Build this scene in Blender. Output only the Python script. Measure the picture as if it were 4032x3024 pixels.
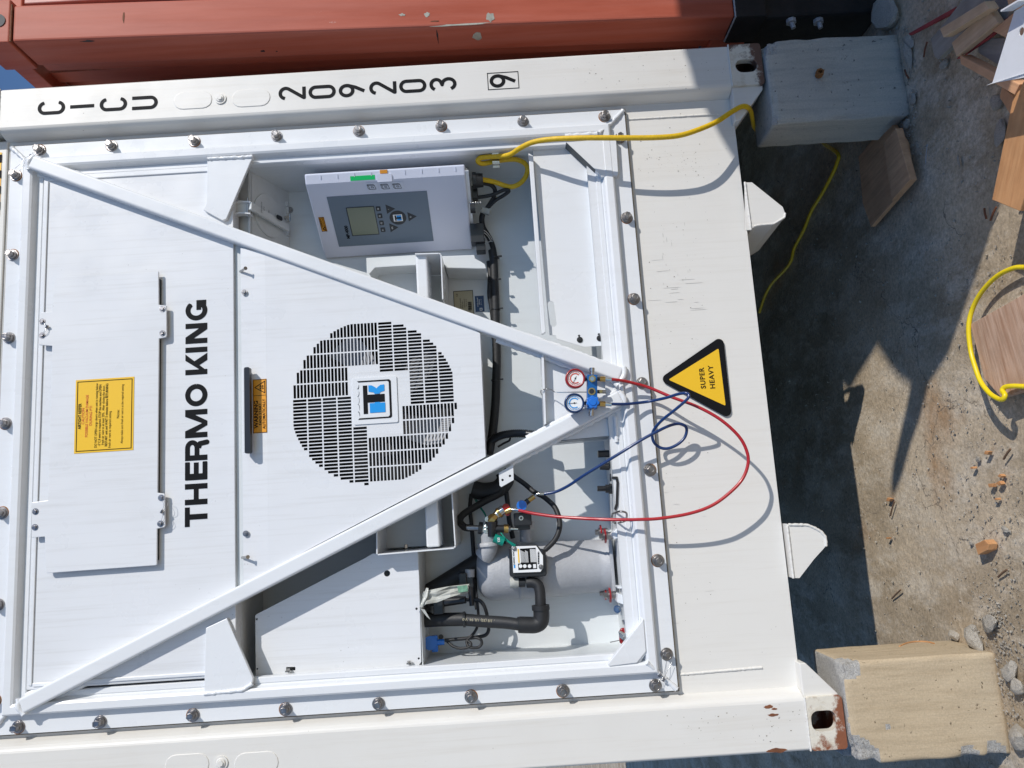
import bpy, bmesh, math, random
from mathutils import Vector, Matrix
from mathutils.geometry import delaunay_2d_cdt
random.seed(7)
R = math.radians
scene = bpy.context.scene
for o in list(bpy.data.objects): bpy.data.objects.remove(o)

# ------------------------------------------------------------------ camera
# world: X right, Y into the container, Z up; the phone is held turned by a quarter
CAM = Vector((-0.39992, -2.58846, 1.00554))
RIGHT = Vector((-0.06345222575765666, 0.00286167192649351, -0.9979807743038863))
DOWN = Vector((-0.9853565496944745, 0.15839944333915487, 0.06310377424565386))
FWD = Vector((0.15826018141212891, 0.987370967359093, -0.007231030062795992))
FPX = 3028.0
cd = bpy.data.cameras.new('camera'); cam = bpy.data.objects.new('camera', cd)
scene.collection.objects.link(cam); scene.camera = cam
cam.matrix_world = Matrix(((RIGHT.x, -DOWN.x, -FWD.x, CAM.x), (RIGHT.y, -DOWN.y, -FWD.y, CAM.y),
                           (RIGHT.z, -DOWN.z, -FWD.z, CAM.z), (0, 0, 0, 1)))
cd.sensor_fit = 'HORIZONTAL'; cd.sensor_width = 36; cd.lens = FPX / 4032 * 36
cd.clip_start = 0.05; cd.clip_end = 2000

# ------------------------------------------------------------------ sky and sun
SUN = Vector((-0.97, 1.0, -0.80)).normalized()        # way the light travels
EL = math.asin(-SUN.z); AZ = math.atan2(-SUN.x, -SUN.y)
w = bpy.data.worlds.new('World'); scene.world = w; w.use_nodes = True
nt = w.node_tree; nt.nodes.clear()
sky = nt.nodes.new('ShaderNodeTexSky'); sky.sky_type = 'NISHITA'; sky.sun_disc = False
sky.sun_elevation = EL; sky.sun_rotation = AZ; sky.air_density = 1.0; sky.dust_density = 0.1; sky.ozone_density = 3.5
bg = nt.nodes.new('ShaderNodeBackground'); bg.inputs[1].default_value = 0.13
wo = nt.nodes.new('ShaderNodeOutputWorld')
tint = nt.nodes.new('ShaderNodeMix'); tint.data_type = 'RGBA'; tint.blend_type = 'MULTIPLY'; tint.inputs[0].default_value = 1; tint.inputs[7].default_value = (.85, .96, 1.10, 1)
nt.links.new(sky.outputs[0], tint.inputs[6]); nt.links.new(tint.outputs[2], bg.inputs[0]); nt.links.new(bg.outputs[0], wo.inputs[0])
sl = bpy.data.lights.new('sun', 'SUN'); sl.energy = 4.25; sl.angle = R(0.53); sl.color = (1.0, 0.955, 0.895)
so = bpy.data.objects.new('sun', sl); scene.collection.objects.link(so)
so.rotation_euler = SUN.to_track_quat('-Z', 'Y').to_euler(); so.location = (4, -6, 5)
vs = scene.view_settings; vs.view_transform = 'Standard'; vs.look = 'None'; vs.exposure = -0.27; vs.gamma = 1
vs.use_curve_mapping = False

# ------------------------------------------------------------------ photo rays to places
def ray(u, v): return RIGHT * ((u - 2016) / FPX) + DOWN * ((v - 1512) / FPX) + FWD
def at(u, v, y=0.0):
    d = ray(u, v); return CAM + d * ((y - CAM.y) / d.y)
def atz(u, v, z):
    d = ray(u, v); return CAM + d * ((z - CAM.z) / d.z)
def rm(y): return y if y <= .06 else .06 + (y - .06) * .69
def at2(u, v, y=0.0): return at(u, v, rm(y))
def atx(u, v, x):
    d = ray(u, v); return CAM + d * ((x - CAM.x) / d.x)
def atpl(u, v, p0, n):
    d = ray(u, v); return CAM + d * ((p0 - CAM).dot(n) / d.dot(n))
GZ = -0.492

# ------------------------------------------------------------------ materials
def lin(h):
    if isinstance(h, str):
        c = [int(h[i:i + 2], 16) / 255 for i in (0, 2, 4)]
        return tuple((x / 12.92 if x <= .04045 else ((x + .055) / 1.055) ** 2.4) for x in c)
    return tuple(h)
def N(t, k, **kw):
    n = t.nodes.new(k)
    for a, b in kw.items():
        try: setattr(n, a, b)
        except Exception: pass
    return n
def mixc(t, fac, a, b):
    m = t.nodes.new('ShaderNodeMix'); m.data_type = 'RGBA'
    for s, v in ((m.inputs[0], fac), (m.inputs[6], a), (m.inputs[7], b)):
        if hasattr(v, 'links') or hasattr(v, 'is_linked'): t.links.new(v, s)
        elif isinstance(v, (int, float)): s.default_value = v
        else: s.default_value = (*v, 1)
    return m.outputs[2]
def noise(t, scale, stretch=(1, 1, 1), detail=4, rough=.6, coord='Object'):
    tc = N(t, 'ShaderNodeTexCoord'); mp = N(t, 'ShaderNodeMapping'); mp.inputs['Scale'].default_value = stretch
    nz = N(t, 'ShaderNodeTexNoise'); nz.inputs['Scale'].default_value = scale; nz.inputs['Detail'].default_value = detail
    nz.inputs['Roughness'].default_value = rough
    t.links.new(tc.outputs[coord], mp.inputs[0]); t.links.new(mp.outputs[0], nz.inputs[0]); return nz.outputs[0]
def ramp(t, x, p0, p1, v0=0., v1=1.):
    r = N(t, 'ShaderNodeMapRange'); r.inputs[1].default_value = p0; r.inputs[2].default_value = p1
    r.inputs[3].default_value = v0; r.inputs[4].default_value = v1; r.clamp = True
    t.links.new(x, r.inputs[0]); return r.outputs[0]
def bump(t, b, h, strength, dist):
    n = N(t, 'ShaderNodeBump'); n.inputs['Strength'].default_value = strength; n.inputs['Distance'].default_value = dist
    t.links.new(h, n.inputs['Height'])
    if b.inputs['Normal'].is_linked: t.links.new(b.inputs['Normal'].links[0].from_socket, n.inputs['Normal'])
    t.links.new(n.outputs[0], b.inputs['Normal'])
def base(name, col, rough=.5, metal=0., spec=.5, coat=0.):
    m = bpy.data.materials.new(name); m.use_nodes = True; t = m.node_tree
    b = t.nodes['Principled BSDF']; b.inputs['Base Color'].default_value = (*lin(col), 1)
    b.inputs['Roughness'].default_value = rough; b.inputs['Metallic'].default_value = metal
    b.inputs['Specular IOR Level'].default_value = spec
    if coat: b.inputs['Coat Weight'].default_value = coat; b.inputs['Coat Roughness'].default_value = .15
    return m, t, b
def paint(name, col, dirt, rough=.35, amount=.25, specks=.5, stretch=(9, 9, .7), coat=.0, orange=.0):
    m, t, b = base(name, col, rough, coat=coat)
    c = lin(col); d = lin(dirt)
    s1 = ramp(t, noise(t, 3.2, stretch, 6, .65), .5, .78)
    mu = N(t, 'ShaderNodeMath', operation='MULTIPLY'); t.links.new(s1, mu.inputs[0]); mu.inputs[1].default_value = amount
    o1 = mixc(t, mu.outputs[0], c, d)
    s2 = ramp(t, noise(t, 1.6, (1, 1, 1), 5, .6), .45, .75)
    mu2 = N(t, 'ShaderNodeMath', operation='MULTIPLY'); t.links.new(s2, mu2.inputs[0]); mu2.inputs[1].default_value = amount * .6
    o2 = mixc(t, mu2.outputs[0], o1, d)
    vo = N(t, 'ShaderNodeTexVoronoi'); vo.inputs['Scale'].default_value = 30; vo.inputs['Randomness'].default_value = 1
    tc = N(t, 'ShaderNodeTexCoord'); t.links.new(tc.outputs['Object'], vo.inputs[0])
    gate = ramp(t, noise(t, 1.1, (1, 1, 1), 4, .7), .5, .68)
    sp = ramp(t, vo.outputs['Distance'], .05, .075, specks, 0.)
    mu3 = N(t, 'ShaderNodeMath', operation='MULTIPLY'); t.links.new(sp, mu3.inputs[0]); t.links.new(gate, mu3.inputs[1])
    o3 = mixc(t, mu3.outputs[0], o2, (.08, .06, .045))
    t.links.new(o3, b.inputs['Base Color'])
    r = ramp(t, noise(t, 5, (1, 1, 1), 4), .3, .7, rough - .08, rough + .12); t.links.new(r, b.inputs['Roughness'])
    bump(t, b, noise(t, 2.5, (1, 1, 1), 3), .12, .02)
    bump(t, b, noise(t, 160, (1, 1, 1), 3), .06, .001)
    return m
def plain(name, col, rough=.5, metal=0., bumpy=0., scale=60, var=.0, coat=0., spec=.5):
    m, t, b = base(name, col, rough, metal, spec, coat)
    if var:
        c = lin(col); f = ramp(t, noise(t, scale * .3, (1, 1, 1), 5), .35, .7)
        t.links.new(mixc(t, f, tuple(x * (1 - var) for x in c), tuple(min(1, x * (1 + var * .5)) for x in c)), b.inputs['Base Color'])
    if bumpy: bump(t, b, noise(t, scale, (1, 1, 1), 5), bumpy, .003)
    return m
def concrete(name, c1, c2, c3, scale=1., bstr=.6, pits=True, streak=(1, 1, 1)):
    m, t, b = base(name, c1, .92, spec=.25)
    f = ramp(t, noise(t, 3.5 * scale, streak, 7, .68), .34, .68)
    a = mixc(t, f, lin(c1), lin(c2))
    f2 = ramp(t, noise(t, 28 * scale, (1, 1, 1), 6, .7), .52, .72)
    a = mixc(t, f2, a, lin(c3))
    f3 = ramp(t, noise(t, 130 * scale, (1, 1, 1), 3, .7), .3, .75, .72, 1.22)
    mm = N(t, 'ShaderNodeVectorMath', operation='SCALE'); t.links.new(a, mm.inputs[0]); t.links.new(f3, mm.inputs['Scale'])
    t.links.new(mm.outputs[0], b.inputs['Base Color'])
    bump(t, b, noise(t, 14 * scale, streak, 8, .75), bstr, .02)
    bump(t, b, noise(t, 90 * scale, (1, 1, 1), 5, .7), bstr * .9, .006)
    return m
def block_mat(name, c1, c2, c3, brown):
    m, t, b = base(name, c1, .9, spec=.22)
    a = mixc(t, ramp(t, noise(t, 2.2, (1, 1, .8), 6, .6), .35, .68), lin(c1), lin(c2))
    a = mixc(t, ramp(t, noise(t, 4.5, (9, 9, .8), 6, .68), .46, .74, 0, .75), a, lin(c3))
    a = mixc(t, ramp(t, noise(t, 8, (1, 1, 1), 5, .7), .66, .74, 0, .6), a, brown)
    f3 = ramp(t, noise(t, 170, (1, 1, 1), 3, .7), .3, .75, .86, 1.12)
    mm = N(t, 'ShaderNodeVectorMath', operation='SCALE'); t.links.new(a, mm.inputs[0]); t.links.new(f3, mm.inputs['Scale'])
    pit = ramp(t, noise(t, 55, (1, 1, 1), 4, .6), .66, .72); t.links.new(mixc(t, pit, mm.outputs[0], tuple(x * .45 for x in lin(c3))), b.inputs['Base Color'])
    bump(t, b, noise(t, 5, (10, 10, .7), 6, .65), .35, .006); bump(t, b, ramp(t, pit, 0, 1, 1, 0), .6, .003); bump(t, b, noise(t, 130, (1, 1, 1), 4), .25, .002)
    return m
def wood(name, c1, c2, scale=1., axis='X'):
    m, t, b = base(name, c1, .75, spec=.3)
    st = {'X': (1.2, 16, 16), 'Y': (16, 1.2, 16), 'Z': (16, 16, 1.2)}[axis]
    f = ramp(t, noise(t, 2.6 * scale, st, 6, .6), .32, .7)
    a = mixc(t, f, lin(c1), lin(c2))
    f2 = ramp(t, noise(t, 6, (1, 1, 1), 4), .3, .75, .78, 1.15)
    mm = N(t, 'ShaderNodeVectorMath', operation='SCALE'); t.links.new(a, mm.inputs[0]); t.links.new(f2, mm.inputs['Scale'])
    t.links.new(mm.outputs[0], b.inputs['Base Color'])
    bump(t, b, noise(t, 5 * scale, st, 5), .5, .004)
    return m

M = {}
M['cream'] = paint('cream_container_paint', (.74, .725, .685), (.42, .36, .27), .42, .13, .9, (26, 26, .9))
M['cream_post'] = paint('cream_post_paint', (.74, .725, .685), (.45, .38, .28), .4, .22, .8, (16, 16, .6))
M['white'] = paint('white_unit_paint', (.745, .76, .78), (.42, .40, .36), .3, .24, .5, (24, 24, .8), coat=.1)
M['frame'] = paint('white_frame_paint', (.76, .78, .80), (.5, .48, .44), .3, .15, .3, coat=.15)
M['inner'] = paint('white_inner_paint', (.66, .69, .70), (.42, .42, .40), .42, .2, .3)
M['box'] = plain('white_plastic', (.68, .71, .82), .38, bumpy=.05, scale=300)
M['boxgrey'] = plain('blue_grey_keypad', '6e7d8c', .45)
M['keys'] = plain('dark_grey_keys', '2b3036', .45)
M['lcd'] = plain('olive_display', '7d8574', .25, coat=.4)
M['gasket'] = plain('dirty_gasket', '6f675c', .9, bumpy=.5, scale=90, var=.4)
M['black'] = plain('black_rubber', (.018, .019, .021), .55, bumpy=.2, scale=120, var=.2)
M['blackgloss'] = plain('black_plastic', (.02, .021, .024), .3)
M['ink'] = plain('black_ink', (.008, .0085, .010), .6, spec=.12)
M['inkred'] = plain('red_ink', (.6, .06, .02), .5)
M['steel'] = plain('bright_steel', (.55, .55, .54), .22, 1., .15, 90)
M['steeld'] = plain('dull_steel', (.36, .34, .33), .34, 1., .4, 120, .3)
M['rust'] = plain('rusty_washer', (.36, .15, .045), .8, .2, .5, 120, .4)
M['yellow'] = plain('yellow_label', (.86, .52, .02), .42)
M['amber'] = plain('amber_label', (.78, .33, .015), .42)
M['cable'] = plain('yellow_cable', (.78, .50, .012), .48, bumpy=.25, scale=400, var=.15)
M['cablelit'] = plain('bright_yellow_hose', (.82, .62, .01), .35)
M['redhose'] = plain('red_rubber_hose', (.42, .014, .02), .3, coat=.2)
M['bluehose'] = plain('dark_blue_rubber_hose', (.006, .034, .14), .3, coat=.2)
M['blueblock'] = plain('blue_anodised_metal', (.01, .13, .42), .3, .3)
M['blueknob'] = plain('blue_plastic', (.01, .16, .62), .3, coat=.2)
M['redplastic'] = plain('red_plastic', (.30, .010, .014), .3, coat=.2)
M['brass'] = plain('brass', (.62, .40, .14), .28, 1., .2, 100, .2)
M['dial'] = plain('white_dial', (.85, .86, .86), .35)
M['logoblue'] = plain('logo_blue', (.01, .30, .75), .35)
M['palegreen'] = plain('pale_green_paper', (.25, .50, .36), .5, bumpy=.6, scale=80, var=.5)
M['green'] = plain('green_tape', (.0, .55, .13), .5)
M['teal'] = plain('green_plastic', (.0, .23, .17), .4)
M['darkvoid'] = plain('dark_fan_shroud', (.02, .022, .026), .6)
M['bladegrey'] = plain('pale_fan_blade', (.36, .36, .37), .4)
M['scuff'] = plain('grey_scuff', (.56, .545, .51), .7)
M['dirtdot'] = plain('dirt_speck', (.20, .17, .13), .8)
M['cast'] = plain('grey_cast_metal', (.42, .43, .45), .55, .1, .5, 160, .06)
M['khaki'] = plain('beige_label', (.42, .38, .26), .5)
M['navy'] = plain('navy_label', (.012, .05, .14), .4)
M['orange'] = plain('orange_tab', (.75, .3, .02), .5)
M['bagclear'] = plain('crumpled_clear_plastic', (.55, .56, .52), .25, bumpy=.9, scale=60, var=.3)
M['bead'] = plain('white_weld_bead', (.78, .80, .82), .22, bumpy=.6, scale=90, coat=.4)
M['rustpaint'] = plain('rust_brown_stain', (.22, .08, .035), .8, 0, .5, 80, .4)
M['caster'] = plain('grey_caster', (.2, .22, .22), .7, 0, .6, 8, .2)  # surface of the added, unseen shadow caster

# red container paint
m, t, b = base('red_oxide_paint', (.36, .10, .065), .5, spec=.22)
f = ramp(t, noise(t, 2.2, (5, 5, .6), 6, .62), .35, .7)
a = mixc(t, f, (.38, .085, .048), (.50, .135, .085))
f = ramp(t, noise(t, 7, (1, 1, .5), 7, .75), .70, .74); a = mixc(t, f, a, (.55, .38, .33))
f = ramp(t, noise(t, 1.4, (8, 8, .25), 6, .6), .42, .7, 0, .55); a = mixc(t, f, a, (.50, .19, .15))
f = ramp(t, noise(t, 9.7, (1, 1, .35), 6, .8), .70, .73); a = mixc(t, f, a, (.03, .02, .02))
t.links.new(a, b.inputs['Base Color']); bump(t, b, noise(t, 1.6, (1, 1, .6), 3), .12, .02); bump(t, b, noise(t, 60, (1, 1, 1), 4), .08, .001)
M['red'] = m
M['blackrust'] = plain('black_weathered_steel', (.02, .018, .018), .7, .2, .8, 30, .5)
# casting paint: cream with rust on the lower outer edges
def casting_mat(name, rx):
    m, t, b = base(name, (.7, .66, .58), .6)
    g = N(t, 'ShaderNodeNewGeometry'); sx = N(t, 'ShaderNodeSeparateXYZ'); t.links.new(g.outputs['Position'], sx.inputs[0])
    ab = N(t, 'ShaderNodeMath', operation='ABSOLUTE'); t.links.new(sx.outputs[0], ab.inputs[0])
    e1 = ramp(t, sx.outputs[2], .048, .0, 0, 1); e2 = ramp(t, ab.outputs[0], 1.16, 1.225, 0, .8)
    ad = N(t, 'ShaderNodeMath', operation='ADD'); t.links.new(e1, ad.inputs[0]); t.links.new(e2, ad.inputs[1])
    ns = ramp(t, noise(t, 16, (1, 1, 1), 6, .75), .3, .7, -.75, .5)
    a2 = N(t, 'ShaderNodeMath', operation='ADD'); t.links.new(ad.outputs[0], a2.inputs[0]); t.links.new(ns, a2.inputs[1])
    f = ramp(t, a2.outputs[0], .2, .62)
    f0 = ramp(t, noise(t, 22, (1, 1, 1), 6, .7), .5, .75)
    t.links.new(mixc(t, f, mixc(t, f0, (.70, .66, .57), (.5, .43, .32)), rx), b.inputs['Base Color'])
    bump(t, b, noise(t, 60, (1, 1, 1), 5), .5, .004); return m
M['castL'] = casting_mat('rusty_casting_paint', (.24, .085, .04))
M['castR'] = casting_mat('browned_casting_paint', (.13, .07, .05))
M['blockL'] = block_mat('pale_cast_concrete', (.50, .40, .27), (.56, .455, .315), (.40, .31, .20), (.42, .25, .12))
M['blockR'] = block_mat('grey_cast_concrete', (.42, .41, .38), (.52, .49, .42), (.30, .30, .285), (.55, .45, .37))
M['rough'] = concrete('broken_concrete', (.60, .58, .54), (.68, .66, .62), (.50, .48, .45), 2.2, 1.)
M['rock'] = concrete('rubble', (.52, .47, .39), (.62, .57, .49), (.40, .35, .28), 3, .8)
M['pine'] = wood('fresh_pine', (.62, .33, .15), (.50, .24, .10))
M['pinepale'] = wood('pale_pine', (.62, .44, .28), (.50, .33, .20))
M['ply'] = wood('weathered_plywood', (.74, .42, .23), (.56, .30, .16))
M['plyedge'] = wood('plywood_edge', (.45, .30, .16), (.20, .13, .07), 3)
M['woodgrey'] = wood('grey_old_wood', (.33, .30, .26), (.24, .22, .19))
M['board'] = wood('reddish_board', (.66, .46, .33), (.40, .22, .13), 1.3)

# ground
m, t, b = base('dusty_concrete_ground', (.5, .45, .38), .95, spec=.2)
f = ramp(t, noise(t, 1.6, (1, .6, 1), 9, .7), .36, .62); a = mixc(t, f, (.33, .255, .165), (.62, .505, .36))
f = ramp(t, noise(t, 5.5, (1.6, .7, 1), 8, .75), .47, .66); a = mixc(t, f, a, (.70, .61, .48))
f = ramp(t, noise(t, 1.9, (1, 1, 1), 5, .6), .60, .74); a = mixc(t, f, a, (.43, .265, .14))
f = ramp(t, noise(t, 75, (1, 1, 1), 5, .75), .28, .75, .62, 1.32)
mm = N(t, 'ShaderNodeVectorMath', operation='SCALE'); t.links.new(a, mm.inputs[0]); t.links.new(f, mm.inputs['Scale'])
vo = N(t, 'ShaderNodeTexVoronoi', feature='DISTANCE_TO_EDGE'); vo.inputs['Scale'].default_value = 2.1
tc = N(t, 'ShaderNodeTexCoord'); nzd = N(t, 'ShaderNodeTexNoise'); nzd.inputs['Scale'].default_value = 5; nzd.inputs['Detail'].default_value = 6
va = N(t, 'ShaderNodeVectorMath', operation='MULTIPLY_ADD'); va.inputs[1].default_value = (.35, .35, .35)
t.links.new(tc.outputs['Object'], nzd.inputs[0]); t.links.new(nzd.outputs[1], va.inputs[0]); t.links.new(tc.outputs['Object'], va.inputs[2])
t.links.new(va.outputs[0], vo.inputs[0])
cr = ramp(t, vo.outputs['Distance'], .0, .006, 1, 0)
cg = N(t, 'ShaderNodeMath', operation='MULTIPLY'); t.links.new(cr, cg.inputs[0]); t.links.new(ramp(t, noise(t, 1.7, (1, 1, 1), 3), .48, .56), cg.inputs[1])
pitg = ramp(t, noise(t, 48, (1, 1, 1), 6, .8), .655, .69, 0, .75)
t.links.new(mixc(t, pitg, mixc(t, cg.outputs[0], mm.outputs[0], (.17, .14, .11)), (.13, .105, .08)), b.inputs['Base Color'])
bump(t, b, noise(t, 6, (1, 1, 1), 9, .7), .55, .02); bump(t, b, noise(t, 70, (1, 1, 1), 7, .75), .6, .004)
M['ground'] = m

# ------------------------------------------------------------------ mesh helpers
COL = scene.collection
class MB:
    def __init__(s): s.v = []; s.f = []; s.sm = []
    def add(s, vs, fs, smooth=False):
        k = len(s.v); s.v += [tuple(p) for p in vs]; s.f += [tuple(i + k for i in f) for f in fs]; s.sm += [smooth] * len(fs)
    def box(s, x0, x1, y0, y1, z0, z1):
        x0, x1 = sorted((x0, x1)); y0, y1 = sorted((y0, y1)); z0, z1 = sorted((z0, z1))
        s.add([(x, y, z) for x in (x0, x1) for y in (y0, y1) for z in (z0, z1)],
              [(0, 1, 3, 2), (4, 6, 7, 5), (0, 4, 5, 1), (2, 3, 7, 6), (0, 2, 6, 4), (1, 5, 7, 3)])
    def hexa(s, p):   # p: 4 front, 4 back (same order)
        s.add(p, [(0, 1, 2, 3), (7, 6, 5, 4), (0, 4, 5, 1), (1, 5, 6, 2), (2, 6, 7, 3), (3, 7, 4, 0)])
    def prism(s, pts, off):      # pts: 3D front polygon, off: vector to the back
        n = len(pts); off = Vector(off); b = [Vector(p) + off for p in pts]
        s.add(list(pts) + b, [tuple(range(n)), tuple(range(2 * n - 1, n - 1, -1))] + [(i, i + n, (i + 1) % n + n, (i + 1) % n) for i in range(n)])
    def bar(s, p0, p1, wd, up, th, mid=False):     # beam p0-p1, width along (dir x up), thickness along up
        p0, p1, up = Vector(p0), Vector(p1), Vector(up).normalized(); d = (p1 - p0).normalized(); sd = d.cross(up).normalized()
        up = sd.cross(d); a = sd * wd / 2; u0 = up * (-th / 2 if mid else 0); u1 = up * (th / 2 if mid else th)
        s.hexa([p0 - a + u0, p0 + a + u0, p0 + a + u1, p0 - a + u1, p1 - a + u0, p1 + a + u0, p1 + a + u1, p1 - a + u1])
    def cyl(s, p0, p1, r0, r1=None, n=20, caps=True, smooth=True):
        p0, p1 = Vector(p0), Vector(p1); r1 = r0 if r1 is None else r1; d = (p1 - p0).normalized()
        a = d.orthogonal().normalized(); b_ = d.cross(a)
        v = []
        for p, r in ((p0, r0), (p1, r1)):
            for i in range(n): an = 2 * math.pi * i / n; v.append(p + a * math.cos(an) * r + b_ * math.sin(an) * r)
        s.add(v, [(i, (i + 1) % n, (i + 1) % n + n, i + n) for i in range(n)], smooth)
        if caps: s.add(v[:n], [tuple(range(n - 1, -1, -1))]); s.add(v[n:], [tuple(range(n))])
    def lathe(s, p, d, prof, n=24, smooth=True):
        p, d = Vector(p), Vector(d).normalized(); a = d.orthogonal().normalized(); b_ = d.cross(a); v = []
        for t_, r in prof:
            for i in range(n): an = 2 * math.pi * i / n; v.append(p + d * t_ + (a * math.cos(an) + b_ * math.sin(an)) * r)
        f = []
        for k in range(len(prof) - 1):
            for i in range(n): j = (i + 1) % n; f.append((k * n + i, k * n + j, (k + 1) * n + j, (k + 1) * n + i))
        s.add(v, f, smooth)
        s.add(v[:n], [tuple(range(n - 1, -1, -1))]); s.add(v[-n:], [tuple(range(n))])
    def tube(s, pts, r, n=12, sub=6, closed=False, rib=None):
        P = [Vector(p) for p in pts]
        if sub > 1 and len(P) > 2:
            Q = []
            for i in range(len(P) - 1):
                a = P[max(i - 1, 0)]; b_ = P[i]; c = P[i + 1]; d = P[min(i + 2, len(P) - 1)]
                for k in range(sub):
                    t_ = k / sub
                    Q.append(.5 * ((2 * b_) + (c - a) * t_ + (2 * a - 5 * b_ + 4 * c - d) * t_ * t_ + (3 * b_ - a - 3 * c + d) * t_ ** 3))
            P = Q + [P[-1]]
        v = []; nrm = None
        for i, p in enumerate(P):
            d = (P[min(i + 1, len(P) - 1)] - P[max(i - 1, 0)])
            if d.length < 1e-9: d = Vector((0, 0, 1))
            d.normalize()
            nrm = d.orthogonal().normalized() if nrm is None else (nrm - d * nrm.dot(d)).normalized()
            b_ = d.cross(nrm); rr = r if not callable(r) else r(i / (len(P) - 1))
            if rib and i % 2: rr *= rib
            for k in range(n): an = 2 * math.pi * k / n; v.append(p + (nrm * math.cos(an) + b_ * math.sin(an)) * rr)
        f = []
        for i in range(len(P) - 1):
            for k in range(n): j = (k + 1) % n; f.append((i * n + k, i * n + j, (i + 1) * n + j, (i + 1) * n + k))
        s.add(v, f, True); s.add(v[:n], [tuple(range(n - 1, -1, -1))]); s.add(v[-n:], [tuple(range(n))])
    def build(s, name, mat, parent=None, bevel=0., seg=2):
        me = bpy.data.meshes.new(name); me.from_pydata(s.v, [], s.f); me.polygons.foreach_set('use_smooth', s.sm)
        me.materials.append(M[mat] if isinstance(mat, str) else mat)
        bm = bmesh.new(); bm.from_mesh(me); bmesh.ops.recalc_face_normals(bm, faces=bm.faces); bm.to_mesh(me); bm.free(); me.update()
        o = bpy.data.objects.new(name, me); COL.objects.link(o)
        if bevel:
            bv = o.modifiers.new('bevel', 'BEVEL'); bv.width = bevel; bv.segments = seg; bv.limit_method = 'ANGLE'; bv.angle_limit = R(35)
            bv.harden_normals = False
        if parent:
            o.parent = parent; o.matrix_parent_inverse = WI(parent)
        return o
def WI(o):
    mm = Matrix.Identity(4); 
    while o: mm = mm @ (Matrix.Translation(-Vector(o.location)) if o.type == 'EMPTY' else Matrix.Identity(4)); o = o.parent
    return mm
def tag(o, label=None, cat=None, group=None, kind=None):
    for k, v in (('label', label), ('category', cat), ('group', group), ('kind', kind)):
        if v: o[k] = v
    return o
def thing(name, label, cat, loc=(0, 0, 0), group=None):
    o = bpy.data.objects.new(name, None); o.empty_display_size = .1; COL.objects.link(o); o.location = loc
    return tag(o, label, cat, group)

# planar shapes with holes, by constrained triangulation: (shapes) minus (holes)
def inpoly(x, y, P):
    c = False; j = len(P) - 1
    for i in range(len(P)):
        if (P[i][1] > y) != (P[j][1] > y) and x < (P[j][0] - P[i][0]) * (y - P[i][1]) / (P[j][1] - P[i][1]) + P[i][0]: c = not c
        j = i
    return c
def planar(mb, shapes, holes, fmap, depth, back=False):
    V = []; E = []
    for P in shapes + holes:
        k = len(V); V += [Vector((p[0], p[1])) for p in P]; E += [(k + i, k + (i + 1) % len(P)) for i in range(len(P))]
    ov, oe, of, *_ = delaunay_2d_cdt(V, E, [], 0, 1e-6)
    bb = [(min(p[0] for p in P), max(p[0] for p in P), min(p[1] for p in P), max(p[1] for p in P)) for P in shapes + holes]
    keep = []; ns = len(shapes)
    for f in of:
        cx = sum(ov[i].x for i in f) / 3; cy = sum(ov[i].y for i in f) / 3; s_ = h_ = False
        for k, P in enumerate(shapes + holes):
            q = bb[k]
            if q[0] <= cx <= q[1] and q[2] <= cy <= q[3] and inpoly(cx, cy, P):
                if k < ns: s_ = True
                else: h_ = True; break
        if s_ and not h_: keep.append(tuple(f))
    ed = {}
    for f in keep:
        for i in range(3): e = (f[i], f[(i + 1) % 3]); ed[e] = 1
    used = sorted({i for f in keep for i in f}); ix = {k: i for i, k in enumerate(used)}; n = len(used)
    v = [fmap(ov[i].x, ov[i].y, 0) for i in used] + [fmap(ov[i].x, ov[i].y, depth) for i in used]
    fs = [tuple(ix[i] for i in f) for f in keep]
    if back: fs += [tuple(ix[i] + n for i in reversed(f)) for f in keep]
    for (a, b_) in ed:
        if (b_, a) not in ed: fs.append((ix[b_], ix[a], ix[a] + n, ix[b_] + n))
    mb.add(v, fs)
    return mb
def circ(cx, cy, r, n=24): return [(cx + r * math.cos(2 * math.pi * i / n), cy + r * math.sin(2 * math.pi * i / n)) for i in range(n)]
def capsule(x0, x1, y0, y1, n=8):
    w_, h_ = x1 - x0, y1 - y0; r = min(w_, h_) / 2; out = []
    if w_ > h_: cs = [(x1 - r, y0 + r, -90), (x0 + r, y0 + r, 90)]
    else: cs = [(x0 + r, y1 - r, 0), (x0 + r, y0 + r, 180)]
    for cx, cy, a0 in cs:
        for i in range(n + 1): a = R(a0 + 180 * i / n); out.append((cx + r * math.cos(a), cy + r * math.sin(a)))
    return out
def rect(x0, x1, y0, y1): return [(x0, y0), (x1, y0), (x1, y1), (x0, y1)]
def rrect(x0, x1, y0, y1, r, n=5):
    out = []
    for cx, cy, a0 in ((x1 - r, y0 + r, -90), (x1 - r, y1 - r, 0), (x0 + r, y1 - r, 90), (x0 + r, y0 + r, 180)):
        for i in range(n + 1): a = R(a0 + 90 * i / n); out.append((cx + r * math.cos(a), cy + r * math.sin(a)))
    return out
def stroke(path, wd):
    out = []
    for i in range(len(path) - 1):
        (x0, y0), (x1, y1) = path[i], path[i + 1]; L = math.hypot(x1 - x0, y1 - y0)
        if L < 1e-9: continue
        nx, ny = -(y1 - y0) / L * wd / 2, (x1 - x0) / L * wd / 2
        out.append([(x0 + nx, y0 + ny), (x0 - nx, y0 - ny), (x1 - nx, y1 - ny), (x1 + nx, y1 + ny)])
        if 0 < i: out.append(circ(x0, y0, wd / 2, 12))
    return out
def arc(cx, cy, rx, ry, a0, a1, n=12):
    return [(cx + rx * math.cos(R(a0 + (a1 - a0) * i / n)), cy + ry * math.sin(R(a0 + (a1 - a0) * i / n))) for i in range(n + 1)]
def ymap(y): return lambda a, b_, d: (a, y + d, b_)
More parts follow.
